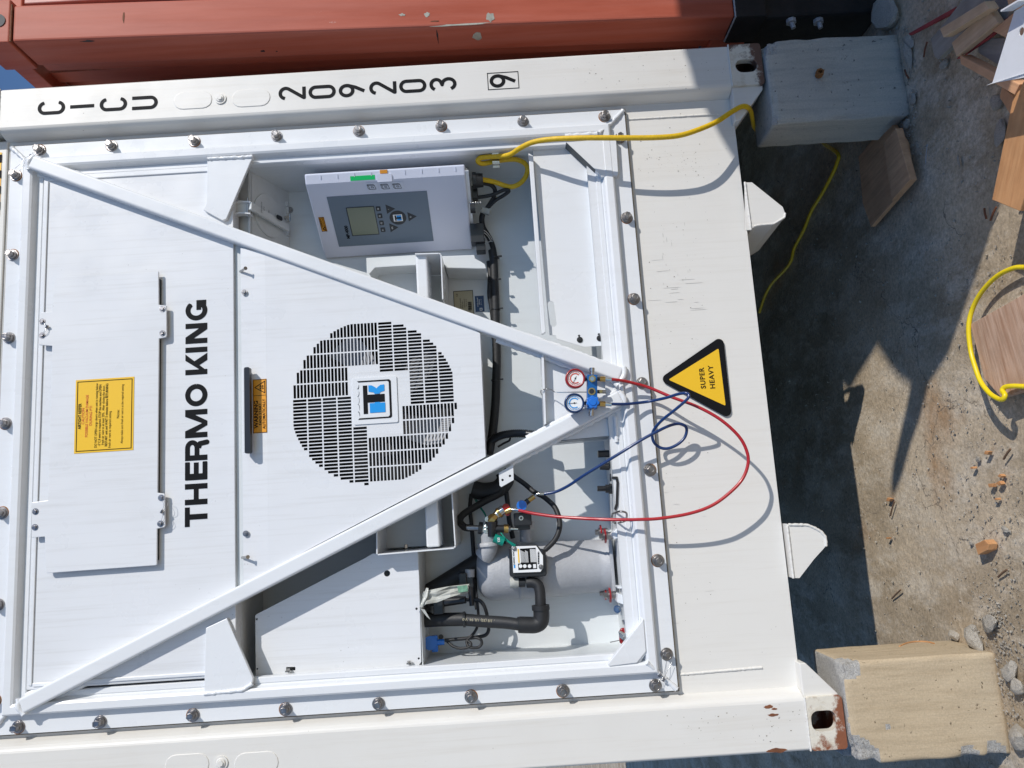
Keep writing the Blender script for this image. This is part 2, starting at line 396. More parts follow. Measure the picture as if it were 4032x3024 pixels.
class Plane:      # a flat place with its own right and up, for lettering and labels
    def __init__(s, o, r, u): s.o = Vector(o); s.r = Vector(r).normalized(); s.u = Vector(u); s.u = (s.u - s.r * s.u.dot(s.r)).normalized(); s.n = s.r.cross(s.u)   # n: to the viewer
    def __call__(s, a, b_, d): return s.o + s.r * a + s.u * b_ - s.n * d
    def sub(s, a, b_, lift=0.): q = Plane(s.o, s.r, s.u); q.o = s.o + s.r * a + s.u * b_ + s.n * lift; return q
    def hit(s, u, v):
        p = atpl(u, v, s.o, s.n) - s.o; return p.dot(s.r), p.dot(s.u)
FRONT = Plane((0, 0, 0), (1, 0, 0), (0, 0, 1))     # n = (0,-1,0)
def fplane(y): return Plane((0, y, 0), (1, 0, 0), (0, 0, 1))
_tc = {}
def text(name, s, size, pl, mat, parent, bold=0., xs=1., align='CENTER', space=1.):
    cu = bpy.data.curves.new('t', 'FONT'); cu.body = s; cu.size = 1; cu.align_x = align; cu.align_y = 'CENTER'; cu.offset = bold
    cu.space_character = space; cu.resolution_u = 3
    ob = bpy.data.objects.new('t', cu); COL.objects.link(ob)
    dg = bpy.context.evaluated_depsgraph_get(); dg.update(); me0 = ob.evaluated_get(dg).to_mesh()
    vs_ = [pl(v.co.x * size * xs, v.co.y * size, 0) for v in me0.vertices]; fs = [tuple(p.vertices) for p in me0.polygons]
    ob.evaluated_get(dg).to_mesh_clear(); bpy.data.objects.remove(ob); bpy.data.curves.remove(cu)
    mb = MB(); mb.add(vs_, fs)
    return mb if name is None else mb.build(name, mat, parent)
def texts(name, lines, mat, parent):
    for (s, size, pl, kw) in lines: text(name, s, size, pl, mat, parent, **kw)
def decal(name, pl, polys, mat, parent, holes=(), th=.0008):
    return planar(MB(), [list(p) for p in polys], [list(h) for h in holes], pl, th).build(name, mat, parent)
def bead(name, pts, r, parent, mat='bead'):
    mb = MB(); P = [Vector(p) for p in pts]; L = [0]
    for i in range(len(P) - 1): L.append(L[-1] + (P[i + 1] - P[i]).length)
    n = max(3, int(L[-1] / (r * .9))); q = []
    for k in range(n + 1):
        d = L[-1] * k / n; i = max(j for j in range(len(P)) if L[j] <= d + 1e-9); i = min(i, len(P) - 2)
        f_ = (d - L[i]) / max(L[i + 1] - L[i], 1e-9); q.append(P[i].lerp(P[i + 1], f_) + Vector([random.uniform(-.12, .12) * r for _ in range(3)]))
    mb.tube(q, lambda x: r * random.uniform(.82, 1.12), 8, 1); return mb.build(name, mat, parent)
def blob(mb, c, rad, seed=0, sub=2, sq=(1, 1, 1), cut=.35):
    bm = bmesh.new(); bmesh.ops.create_icosphere(bm, subdivisions=sub, radius=1); rnd = random.Random(seed)
    pl_ = [(Vector((rnd.uniform(-1, 1), rnd.uniform(-1, 1), rnd.uniform(-1, 1))).normalized(), rnd.uniform(.5, .85)) for _ in range(9)]
    rot = Matrix.Rotation(rnd.uniform(0, 6.28), 3, 'Z'); out = []
    for v in bm.verts:
        p = v.co.copy()
        for n_, d in pl_:
            e = p.dot(n_) - d
            if e > 0: p -= n_ * e
        p = Vector((p.x * sq[0], p.y * sq[1], p.z * sq[2])) * rad; out.append(Vector(c) + rot @ p)
    mb.add(out, [tuple(x.index for x in f.verts) for f in bm.faces]); bm.free()
M['boxlabel'] = plain('pale_label', (.68, .72, .82), .4)
M['darksteel'] = plain('dark_panel', (.06, .07, .085), .5)
M['darkedge'] = plain('dark_edge_strip', (.10, .115, .12), .6, 0, .3, 60, .3)
M['midsteel'] = plain('shaded_panel', (.22, .25, .29), .5)
M['bluerim'] = plain('blue_gauge_rim', (.006, .035, .12), .3, .2, coat=.2)
M['redwood'] = plain('red_painted_wood', (.36, .05, .05), .7, 0, .5, 40, .3)
M['redpale'] = plain('pale_red_door_paint', (.55, .26, .22), .5, 0, .3, 20, .2)
M['scrape'] = plain('pale_scrape', (.42, .42, .36), .7, 0, .5, 60, .4)
M['twig'] = plain('brown_twig', (.16, .09, .05), .8)


def px2(pl, L): return [pl.hit(u, v) for u, v in L]
def WI(o):
    return Matrix.Translation(-Vector(o.location)) if o.type == 'EMPTY' else Matrix.Identity(4)

# ------------------------------------------------------------------ ground
g = MB(); n = 60
def gh(x, y): return 0.0
xs_ = [-60, -20, -8] + [-4 + 8 * i / n for i in range(n + 1)] + [8, 20, 60]; ys_ = [-60, -20, -8] + [-4 + 8 * i / n for i in range(n + 1)] + [8, 20, 80]
from mathutils import noise as mn
vv = []
for y in ys_:
    for x in xs_:
        near = max(0, 1 - max(abs(x), abs(y)) / 4.2)
        vv.append((x, y, GZ + (mn.noise(Vector((x * 2.1, y * 2.1, 0))) * .010 + mn.noise(Vector((x * 7, y * 7, 3))) * .004 - .004) * min(1, near * 3)))
W_ = len(xs_); g.add(vv, [(j * W_ + i, j * W_ + i + 1, (j + 1) * W_ + i + 1, (j + 1) * W_ + i) for j in range(len(ys_) - 1) for i in range(W_ - 1)], True)
tag(g.build('ground', 'ground'), kind='structure')

# ------------------------------------------------------------------ white container
HC = 2.896
CT = thing('shipping_container', 'cream white container standing on concrete blocks, black letters down its right post', 'shipping container', (0, 0, 0))
XI = 1.062                   # inner edge of the post face
WALL = .055
for s in (1, -1):
    mb = MB()
    prof = [(XI - .026, .30), (XI - .026, WALL - .004), (XI - .012, .014), (XI - .004, .003), (XI + .006, .0), (1.212, .0), (1.219, .007), (1.219, .30)]
    z0, z1 = .118, HC - .118
    P = [Vector((s * x, y, z0)) for x, y in prof]
    mb.prism(P, (0, 0, z1 - z0)); post = mb.build('corner_post', 'cream_post', CT, .004, 3)
    # embossed ovals and stud
    q = [(760, 395), (989, 386), (868, 389)] if s > 0 else [(737, 3013), (1010, 3005), (872, 3003)]
    for (u, v) in q[:2]:
        c = at(u, v, 0); mb = MB(); hw, hh = (.070, .034)
        planar(mb, [capsule(c.x - hh, c.x + hh, c.z - hw, c.z + hw)], [], ymap(-.0022), .01); mb.build('embossed_oval', 'cream_post', post, .0045, 4)
    c = at(*q[2], 0); mb = MB(); mb.cyl(c, c + Vector((0, -.004, 0)), .021); mb.cyl(c + Vector((0, -.004, 0)), c + Vector((0, -.008, 0)), .016, .013); mb.cyl(c + Vector((0, -.008, 0)), c + Vector((0, -.012, 0)), .010, .009, 6, smooth=False)
    mb.build('painted_stud', 'cream_post', post, .0012)
    # castings
    for top in (0, 1):
        zb = HC - .118 if top else 0.0
        mb = MB(); x0, x1 = 1.219 - .162 - (.0), 1.219
        a, b_ = (x0, x1) if s > 0 else (-x1, -x0)
        hole = capsule(s * 1.1325 - .0255, s * 1.1325 + .0255, zb + .0205, zb + .0995) if s > 0 else rrect(s * 1.131 - .031, s * 1.131 + .031, zb + .026, zb + .106, .024)
        planar(mb, [rrect(a, b_, zb, zb + .116, .012)], [hole], ymap(-.003), .028)
        mb.box(a, b_, .165, .178, zb + .002, zb + .114); mb.box(a + .001, a + .012, .0255, .165, zb + .002, zb + .114); mb.box(b_ - .012, b_ - .001, .0255, .165, zb + .002, zb + .114)
        mb.box(a + .012, b_ - .012, .0255, .165, zb + .106, zb + .114); mb.box(a + .012, b_ - .012, .0255, .165, zb + .002, zb + .010)
        mb.build('corner_casting', ('castR' if s > 0 else 'castL'), CT, .003, 2)
        bead('weld_seam', [(a, -.001, zb + (0 if top else .118)), (b_, -.001, zb + (0 if top else .118))], .0035, post, 'cream_post')
# end wall ring round the unit opening
UX0, UX1, UZ0, UZ1 = -1.019, 1.011, .512, 2.752
mb = MB()
planar(mb, [rect(-XI, XI, .108, HC - .118)], [rect(UX0 + .03, UX1 - .03, UZ0 + .03, UZ1 - .03)], ymap(WALL), .06)
mb.build('end_wall', 'cream', CT)
# header above, sill below with a soft fold
mb = MB(); mb.box(-XI + .02, XI - .02, .048, .2, HC - .125, HC - .004); mb.build('top_rail', 'cream', CT, .006)
F9 = fplane(.0465); F8 = fplane(.0455)
hl_ = decal('hazard_label', F9, [px2(F9, [(-22, 600), (7, 600), (-2, 850), (-31, 850)])], 'yellow', CT)
for k in range(4): v_ = 612 + 62 * k; e_ = 7 - 9 * (v_ - 600) / 250; decal('hazard_stripe', F8, [px2(F8, [(-22, v_), (e_, v_ - 4), (e_ - 1, v_ + 26), (-23, v_ + 40)])], 'ink', hl_)
for a, b_ in (((2471, 471), (2825, 450)), ((2676, 2656), (3000, 2628))):
    bead('weld_seam', [at(*a, WALL), at(*b_, WALL - .001)], .0042, CT, 'cream')
mb = MB(); pts = [at(u, v, .026) for u, v in ((2867, 2160), (2990, 2150))]
# side walls, roof, floor
mb = MB(); mb.box(-1.205, -1.160, .12, 6.05, .14, HC - .02); mb.build('side_wall', 'cream', CT)
mb = MB(); mb.box(1.160, 1.205, .12, 6.05, .14, HC - .02); mb.build('side_wall', 'cream', CT)
mb = MB(); mb.box(-1.16, 1.16, .2, 6.05, HC - .06, HC - .02); mb.build('roof', 'cream', CT)
mb = MB(); mb.box(-1.16, 1.16, .62, 6.05, .15, .26); mb.box(-1.16, 1.16, .2, .62, .15, .26)
for k in range(12): mb.box(-1.15, 1.15, .8 + k * .45, .87 + k * .45, .06, .15)
mb.build('floor_frame', 'blackrust', CT)
mb = MB(); mb.box(-1.2, 1.2, 6.05, 6.09, .0, HC); mb.build('door_end', 'cream', CT)
for s in (1, -1):
    mb = MB(); mb.box(s * 1.06, s * 1.219, 5.9, 6.06, 0, .118); mb.build('corner_casting', 'castR', CT)
# gussets between castings and sill
for s, pts, edge in ((1, [(2895, 345), (3049, 335), (3046, 342), (2915, 432), (2895, 405)], 0), (-1, [(3165, 2645), (3355, 2735), (3360, 2742), (3210, 2743), (3165, 2745)], 0)):
    P = [at(u, v, .012 if s > 0 else .008) for u, v in pts]
    if s > 0: P = [Vector((1.075, .012, .118)), Vector((1.075, .012, .005)), Vector((1.045, .012, .004)), Vector((.93, .012, .098)), Vector((.93, .012, .118))]
    else: P = [Vector((-1.075, .010, .118)), Vector((-1.075, .010, .006)), Vector((-1.055, .010, .006)), Vector((-.955, .010, .098)), Vector((-.955, .010, .118))]
    mb = MB(); mb.prism(P, (0, .10, 0)); mb.build('gusset', 'cream', CT, .003)
# recess brackets that hang under the sill
def bracket(px, y, fold=None):
    P = [at(u, v, y) for u, v in px]; mb = MB(); mb.prism(P, (0, .006, 0))
    if fold:
        a, b_ = [P[i] for i in fold]; mb.hexa([a, b_, b_ + Vector((0, 0, .005)), a + Vector((0, 0, .005)), a + Vector((-.035, .22, .03)), b_ + Vector((-.10, .22, .10)), b_ + Vector((-.10, .22, .105)), a + Vector((-.035, .22, .035))])
    return mb
br1 = [(2932, 718), (2961, 718), (3082, 815), (3091, 840), (3089, 856), (3046, 882), (2984, 887), (2966, 893), (2958, 905), (2937, 905)]
P = [at(u, v, .022) for u, v in br1]; mb = MB(); mb.prism(P, (0, .006, 0))
for i in (4, 5, 6, 7):
    a, b_ = P[i], P[i + 1]; mb.add([a, b_, b_ + Vector((-.02, .30, .0)), a + Vector((-.02, .30, 0))], [(0, 1, 2, 3)]); mb.add([a + Vector((0, 0, .005)), b_ + Vector((0, 0, .005)), b_ + Vector((-.02, .30, .005)), a + Vector((-.02, .30, .005))], [(3, 2, 1, 0)])
a = P[1]; b_ = P[2]; mb.add([a, b_, b_ + Vector((0, .3, 0)), a + Vector((0, .3, 0))], [(0, 1, 2, 3)])
br = mb.build('lifting_bracket', 'cream', CT); bead('weld_seam', [P[3], P[4], P[5], P[6], P[7]], .004, br, 'cream'); bead('weld_seam', [P[0] + Vector((0, -.002, 0)), at(2957, 905, .02)], .004, br, 'cream')
br2 = [(3098, 2062), (3104, 2066), (3180, 2067), (3206, 2078), (3232, 2092), (3249, 2112), (3253, 2136), (3252, 2150), (3205, 2202), (3148, 2276), (3124, 2276)]
P = [at(u, v, .022) for u, v in br2]; mb = MB(); mb.prism(P, (0, .30, 0)); br = mb.build('lifting_bracket', 'cream', CT); bead('weld_seam', P[1:8], .005, br, 'cream'); bead('weld_seam', [at(3100, 2070, .02), at(3124, 2276, .02)], .004, br, 'cream')

# lettering on the right post : stroke letters
def glyph(ch):
    W = .46; H = 1.0; r = .23
    if ch == 'C': return arc(W / 2, H - r, r, r, 10, 180) + arc(W / 2, r, r, r, 180, 350)
    if ch == 'I': return [(W / 2, 0), (W / 2, H)]
    if ch == 'U': return [(0, H), (0, r)] + arc(W / 2, r, r, r, 180, 360)[1:] + [(W, H)]
    if ch == '0': return [(0, r)] + arc(W / 2, r, r, r, 180, 360) + [(W, H - r)] + arc(W / 2, H - r, r, r, 0, 180) + [(0, r)]
    if ch == '2': return arc(W / 2, H - r, r, r, 170, -35) + [(0, .02), (0, 0), (W + .03, 0)]
    if ch == '3': return arc(W / 2, H - r * .95, r, r * .95, 160, -75) + [(W * .45, .54)] + arc(W / 2, .265, r * 1.02, .265, 88, -160)
    if ch == '9': return arc(W / 2, H - .26, r, .26, 0, 360, 20) + [(W, .68), (W * .80, .38), (W * .38, 0)]
def letter(name, ch, u, v, h, parent, y=-.0012, wd=.145):
    c = at(u, v, y); W = .46; pl = Plane(c, (1, 0, 0), (0, 0, 1)); sp = stroke([((x - W / 2) * h, (z - .5) * h) for x, z in glyph(ch)], wd * h)
    return planar(MB(), sp, [], pl, .0008)
pp = [o for o in CT.children if o.name.startswith('corner_post')][0]
for ch, u, v in (('C', 202, 424), ('I', 323, 418), ('C', 446, 410), ('U', 567, 404), ('2', 1150, 366), ('0', 1268, 361), ('9', 1387, 355), ('2', 1507, 345), ('0', 1625, 338), ('3', 1744, 331), ('9', 1981, 317)):
    letter(None, ch, u, v, .0865, pp).build('letter' if ch in 'CIU' else 'digit', 'ink', CT)
c = at(1981, 317, -.0012); pl = Plane(c, (1, 0, 0), (0, 0, 1)); decal('digit_frame', pl, [rect(-.0335, .0335, -.057, .057)], 'ink', CT, [rect(-.031, .031, -.0545, .0545)])
# scuffs of rust on the left post
for k, (u, v, a, b_) in enumerate(((3027, 2783, .016, .006), (3045, 2815, .020, .0045), (3050, 2792, .010, .0035), (3057, 2955, .034, .008))):
    c = at(u, v, -.0008); P = [(a * math.cos(t_) * random.uniform(.75, 1.1), b_ * math.sin(t_) * random.uniform(.6, 1.15)) for t_ in [6.283 * i / 16 for i in range(16)]]
    decal('rust_scuff', Plane(c, (0, 0, 1), (1, 0, 0)) if 0 else Plane(c, (1, 0, 0), (0, 0, 1)), [[(q[1], q[0]) for q in P]], 'rustpaint', CT)

# scuffs and dirt specks on the end wall
rs = random.Random(11); mbs = []
for (u, v, L_, w_, dirn) in [(2560 + rs.uniform(0, 190), 1080 + rs.uniform(-60, 140), rs.uniform(20, 75), rs.uniform(.8, 2.2), 0) for _ in range(14)] + [(2600 + rs.uniform(0, 120), 880 + rs.uniform(-50, 240), rs.uniform(8, 26), rs.uniform(1, 3), 1) for _ in range(16)] + [(2480 + rs.uniform(0, 320), 1900 + rs.uniform(0, 650), rs.uniform(15, 50), rs.uniform(.6, 1.2), 0) for _ in range(8)]:
    a_, b_ = F5s.hit(u, v) if 0 else fplane(.0535).hit(u, v); k_ = L_ * .00088 / 2; h_ = w_ * .00088 / 2; pts_ = [(a_ + (h_ if not dirn else k_) * math.sin(t_) * rs.uniform(.5, 1.1), b_ + (k_ if not dirn else h_) * math.cos(t_)) for t_ in [6.283 * i / 10 for i in range(10)]]
    mbs.append(pts_)
for p_ in mbs: decal('scuff_mark', fplane(.0540), [p_], 'scuff', CT, th=.0004)
mb = MB()
for _ in range(260):
    u, v = (rs.uniform(2500, 2800), rs.uniform(480, 2700)) if _ % 4 else (rs.gauss(2660, 90), rs.gauss(640, 40)); p_ = fplane(.0540).hit(u, v); r_ = .0005 + .0011 * rs.random() ** 3
    mb.add([(p_[0] + r_ * math.cos(t_), .0538, p_[1] + r_ * 1.4 * math.sin(t_)) for t_ in (0, 1.05, 2.1, 3.14, 4.2, 5.2)], [(0, 1, 2, 3, 4, 5)])
for _ in range(150):
    u, v = (rs.uniform(2200, 3000), rs.uniform(215, 370)) if _ % 2 else (rs.uniform(2600, 3340), rs.uniform(2760, 2930)); p_ = fplane(-.0008).hit(u, v); r_ = .0005 + .0011 * rs.random() ** 3
    if abs(p_[0]) < 1.07 or p_[1] < .12: continue
    mb.add([(p_[0] + r_ * math.cos(t_), -.0008, p_[1] + r_ * 1.8 * math.sin(t_)) for t_ in (0, 1.05, 2.1, 3.14, 4.2, 5.2)], [(0, 1, 2, 3, 4, 5)])
o = mb.build('dirt_specks', 'dirtdot', CT); o['kind'] = 'stuff'

# warning triangle SUPER HEAVY
TS = thing('warning_sign', 'yellow and black triangular sticker reading SUPER HEAVY on the cream wall below the unit', 'warning sign', at(2760, 1480, .0475))
def round_tri(pts, r):
    out = []; n = len(pts)
    for i in range(n):
        a, b_, c = Vector(pts[i - 1]), Vector(pts[i]), Vector(pts[(i + 1) % n]); d0 = (a - b_).normalized(); d1 = (c - b_).normalized()
        half = d0.angle(d1) / 2; bis = (d0 + d1).normalized(); cen = b_ + bis * (r / math.sin(half))
        t0 = b_ + d0 * (r / math.tan(half)); a0 = math.atan2((t0 - cen).y, (t0 - cen).x); t1 = b_ + d1 * (r / math.tan(half)); a1 = math.atan2((t1 - cen).y, (t1 - cen).x)
        da = (a1 - a0 + math.pi) % (2 * math.pi) - math.pi
        out += [(cen.x + r * math.cos(a0 + da * k / 8), cen.y + r * math.sin(a0 + da * k / 8)) for k in range(9)]
    return out
F5 = fplane(.0475)
tri = px2(F5, [(2592, 1494), (2847, 1318), (2883, 1655)])
decal('black_border', F5, [round_tri(tri, .018)], 'ink', TS)
tri2 = px2(F5, [(2632, 1495), (2829, 1372), (2857, 1598)])
decal('yellow_field', fplane(.0467), [round_tri(tri2, .003)], 'yellow', TS)
q = fplane(.0459)
for s_, (u, v) in (('SUPER', (2767, 1489)), ('HEAVY', (2803, 1485))):
    a, b_ = q.hit(u, v); text('lettering', s_, .0245, q.sub(a, b_), 'ink', TS, .02, space=1.12)

# ------------------------------------------------------------------ refrigeration unit
RU = thing('refrigeration_unit', 'white refrigeration unit with diagonal braces and round fan grille, bolted into the cream container', 'refrigeration unit', (0, .1, .52))
CX = -.004
# gasket + flange + raised rim
mb = MB(); planar(mb, [rect(UX0 - .004, UX1 + .004, UZ0 - .005, UZ1 + .004)], [rect(UX0 + .05, UX1 - .05, UZ0 + .04, UZ1 - .05)], ymap(.0385), .0155); mb.build('gasket', 'gasket', RU, .001)
def ring(name, mat, prof, bev):      # prof: (inset from outer flange edge, y) swept round the rectangle
    mb = MB(); v = []; k = len(prof)
    for cx_, cz_, sx_, sz_ in ((UX0, UZ0, 1, 1), (UX1, UZ0, -1, 1), (UX1, UZ1, -1, -1), (UX0, UZ1, 1, -1)):
        for ins, y in prof: v.append((cx_ + sx_ * ins, y, cz_ + sz_ * ins))
    f = []
    for c in range(4):
        d = (c + 1) % 4
        for i in range(k - 1): f.append((c * k + i, d * k + i, d * k + i + 1, c * k + i + 1))
    mb.add(v, f); o = mb.build(name, mat, RU, bev, 3); return o
fr = ring('mounting_frame', 'frame', [(0, .0385), (0, .035), (.0585, .035), (.0625, .012), (.068, .008), (.090, .008), (.097, .012), (.102, .030), (.106, .035), (.110, .031), (.124, .031), (.127, .036), (.127, .060)], .0)
for p_, q_ in ((((UX0 + .004, .033, UZ0 + .004)), ((UX0 + .06, .033, UZ0 + .06))), (((UX1 - .004, .033, UZ0 + .004)), ((UX1 - .060, .030, UZ0 + .060))), (((UX1 - .062, .024, UZ0 + .062)), ((UX1 - .104, .006, UZ0 + .104))), ((UX0 + .06, .022, UZ0 + .06), (UX0 + .1, .006, UZ0 + .1)),
               (((UX1 - .004, .033, UZ1 - .004)), ((UX1 - .062, .030, UZ1 - .062))), (((UX0 + .004, .033, UZ1 - .004)), ((UX0 + .062, .030, UZ1 - .062))), (((UX1 - .06, .022, UZ1 - .06)), ((UX1 - .1, .006, UZ1 - .1)))):
    bead('weld_bead', [p_, q_], .0085, fr)
# flange bolts
def bolt(rust=.5):
    mb = MB(); mb.lathe((0, .0, 0), (0, -1, 0), [(0, .0215), (.0006, .0215), (.0008, .019)], 28, False)
    mb.v = [(x + .0012, y, z + .0012) for x, y, z in mb.v]
    ws = mb.build('rust_ring', 'rust', None)
    mb = MB(); mb.lathe((0, -.0005, 0), (0, -1, 0), [(0, .0205), (.0028, .0205), (.0032, .0195)], 28, False); mb.lathe((0, -.0035, 0), (0, -1, 0), [(0, .0165), (.0040, .0165), (.0046, .0155)], 24, False); mb.cyl((0, -.008, 0), (0, -.0115, 0), .0148, .0138, 24)
    hx = [(.0130 * math.cos(R(a)), .0130 * math.sin(R(a))) for a in range(0, 360, 60)]
    mb.prism([Vector((x, -.0285, z)) for x, z in hx], (0, .018, 0)); mb.lathe((0, -.0283, 0), (0, -1, 0), [(0, .0108), (.0012, .0104), (.0012, .0085), (.0006, .008)], 18, False)
    bt = mb.build('flange_bolt', 'steeld', None, .0009, 2); ws.parent = bt
    return bt
proto = bolt(); first = True
spots = [(x_, .585 + .2998 * k) for x_ in (.988, -.997) for k in range(7)] + [(.988, 2.645), (-.997, 2.648)] + \
        [(.897 - .3002 * k, .539) for k in range(7)] + [(.898 - .3015 * k, 2.729) for k in range(7)]
for k, (x, z) in enumerate(spots):
    if first: o = proto; first = False
    else:
        o = proto.copy(); COL.objects.link(o)
        if k % 3 != 1: c = proto.children[0].copy(); COL.objects.link(c); c.parent = o
    o.parent = RU; o.matrix_parent_inverse = WI(RU); o.location = (x + random.uniform(-.0015, .0015), .0345, z); o.rotation_euler = (random.uniform(-.03, .03), random.uniform(0, 6), random.uniform(-.03, .03))
# diagonal braces : square tubes with rounded edges
YB = -.010
def brace(a, b_, wd=.050):
    p0, p1 = at(*a, YB), at(*b_, YB); mb = MB(); mb.bar(p0, p1, wd, (0, 1, 0), .050); return mb.build('diagonal_brace', 'frame', RU, .008, 4), p0, p1
brR, r0, r1 = brace((118, 634), (2448, 1474)); brL, l0, l1 = brace((78, 2784), (2447, 1563))
def edge(p0, p1, t0, t1, side, y, n=2):
    d = (p1 - p0).normalized(); sd = Vector((0, 1, 0)).cross(d) * side
    return [Vector(((p0.lerp(p1, t) + sd).x, y, (p0.lerp(p1, t) + sd).z)) for t in (t0, t1)]
for brc, p0, p1 in ((brR, r0, r1), (brL, l0, l1)):
    for sd, t0, t1 in ((.027, .0, .17), (-.027, .0, .10), (.027, .80, 1.0), (-.027, .84, 1.0)):
        bead('weld_bead', edge(p0, p1, t0, t1, sd, .036), .0095, brc)
    d = (p1 - p0).normalized(); sd = Vector((0, 1, 0)).cross(d) * .027
    for e, y in ((p0, .0), (p1, .0)): bead('weld_bead', [e + sd + Vector((0, .012, 0)), e + Vector((0, .008, 0)) + d * (-.01 if e is p0 else .01), e - sd + Vector((0, .012, 0))], .011, brc)
# upper panel
YU = .025
PX = .884
P = [(-PX, 1.941), (PX, 1.941), (PX, 2.640), (-PX, 2.640)]
mb = MB(); planar(mb, [[(-PX, 1.941), (PX, 1.941), (PX, 2.622), (-PX, 2.622)]], [], ymap(YU), .055); upper = mb.build('upper_panel', 'white', RU, .004, 2)
mb = MB(); mb.box(-.87, .862, .020, .0245, 2.602, 2.614); mb.build('panel_trim', 'frame', upper, .003)
for s in (1, -1):
    mb = MB(); mb.box(s * .874, s * .862, .020, .0245, 1.97, 2.600); mb.build('panel_trim', 'frame', upper, .003)
# gusset plates on both sides
gR = [(816, 626), (870, 622), (997, 617), (985, 640), (891, 862), (876, 868), (800, 826), (812, 800)]
gL = [(810, 2473), (893, 2434), (996, 2670), (994, 2690), (960, 2716), (804, 2732), (806, 2600)]
for g_ in (gR, gL):
    P = [at(u, v, .010) for u, v in g_]; mb = MB(); mb.prism(P, (0, .014, 0)); o = mb.build('gusset_plate', 'frame', RU, .002)
    bead('weld_bead', [P[0] + Vector((0, .0, 0)), P[2]] if g_ is gR else [P[-2], P[-3], P[3]], .007, o)
# lower left corner gusset and lower right corner gusset
g_ = [(2534, 2437), (2544, 2566), (2508, 2610), (2400, 2624), (2393, 2616)]
P = [at(u, v, .006) for u, v in g_]; mb = MB(); mb.prism(P, (0, .030, 0)); o = mb.build('gusset_plate', 'frame', RU, .002); bead('weld_bead', [Vector((p.x, .02, p.z)) for p in P[:4]], .010, o)
g_ = [(2230, 560), (2425, 545), (2434, 690), (2368, 695), (2345, 668)]
P = [at(u, v, .0095) for u, v in g_]; mb = MB(); mb.prism(P, (0, .047, 0)); o = mb.build('gusset_plate', 'frame', RU)
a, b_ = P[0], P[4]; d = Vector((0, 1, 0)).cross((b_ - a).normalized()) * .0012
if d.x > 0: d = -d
mb = MB(); mb.prism([a + Vector((0, .0015, 0)), b_ + Vector((0, .0015, 0)), b_ + Vector((0, .0015, 0)) + d, a + Vector((0, .0015, 0)) + d], (0, .045, 0)); mb.build('gusset_edge', 'darkedge', o)  # thin dark slab laid over the gusset's lower-left edge face
bead('weld_bead', [at(2222, 538, .006), at(2350, 528, .006)], .010, o)
# service cover on the upper panel
YD = YU - .021
def U(L, y): return [(p.x, p.z) for p in (at(u, v, y) for u, v in L)]
cov = [(213, 1092), (624, 1068), (625, 1200), (655, 1203), (656, 1320), (652, 1328), (626, 1333), (620, 1940), (648, 1944), (650, 2068), (646, 2076), (618, 2082), (617, 2222), (612, 2226), (184, 2257), (180, 2250), (176, 2113), (124, 2117), (125, 1978), (188, 1970), (205, 1362), (153, 1358), (158, 1231), (206, 1226)]
mb = MB(); planar(mb, [U(cov, YD)], [], ymap(YD), .006); cover = mb.build('service_cover', 'white', RU, .0015)
mb = MB(); cc0 = at(205, 2245, YD); cc1 = at(622, 1090, YD); mb.box(cc0.x + .010, cc1.x - .006, YD + .0065, YU - .0005, cc1.z - .0035, cc0.z - .01); mb.build('cover_gap_shade', 'black', cover)  # black box behind the cover, its colour standing in for the gap's shade
mb = MB(); mb.box(-.60, .60, .038, .042, 1.85, 1.9405); mb.build('panel_backing', 'inner', RU)
def screw(name, u, v, y, r, parent, mat='steeld', h=.006):
    c = at(u, v, y); mb = MB(); mb.cyl(c + Vector((0, .001, 0)), c - Vector((0, .0015, 0)), r * 1.25, n=18)
    mb.prism([c + Vector((r * .72 * math.cos(R(a)), -h, r * .72 * math.sin(R(a)))) for a in range(10, 370, 60)], (0, h, 0)); return mb.build(name, mat, parent, .0006)
for u, v in ((167, 1266), (166, 1321), (640, 1217), (640, 1312), (140, 2014), (138, 2076), (635, 1960), (632, 2062)): screw('cover_bolt', u, v, YD, .0085, cover)
def wire(name, pts, parent, y, r=.0006, mat='steel', seal=None):
    mb = MB(); mb.tube([at(u, v, y - (.004 * (k % 2))) for k, (u, v) in enumerate(pts)], r, 5, 3); o = mb.build(name, mat, parent)
    if seal: mb = MB(); c = at(*seal, y); mb.cyl(c + Vector((-.004, 0, .003)), c + Vector((.004, -.003, -.003)), .0042, n=10); mb.build('lead_seal', 'steeld', o)
wire('seal_wire', [(168, 1268), (178, 1278), (187, 1290), (178, 1305), (166, 1322), (176, 1300), (187, 1288)], RU, YD - .005, seal=(186, 1287))
wire('seal_wire', [(636, 1962), (645, 1990), (638, 2014), (648, 2040), (634, 2062), (640, 2030), (640, 2012), (655, 2000), (660, 1975), (640, 1962)], RU, YD - .005, seal=(638, 2014))
wire('seal_wire', [(2612, 2576), (2602, 2610), (2599, 2652), (2604, 2680), (2612, 2660)], RU, .018, seal=(2598, 2659))
wire('seal_wire', [(2624, 2604), (2622, 2640), (2616, 2670), (2626, 2645), (2643, 2612)], RU, .018, seal=(2613, 2676))
wire('seal_wire', [(2590, 2668), (2592, 2690), (2586, 2716), (2589, 2690), (2604, 2668), (2613, 2676)], RU, .012)
wire('seal_wire', [(130, 583), (130, 600), (121, 613), (136, 603), (142, 612)], RU, .012, seal=(121, 614))
wire('seal_wire', [(58, 664), (80, 645), (100, 622), (112, 618), (90, 655), (78, 673)], RU, .006)
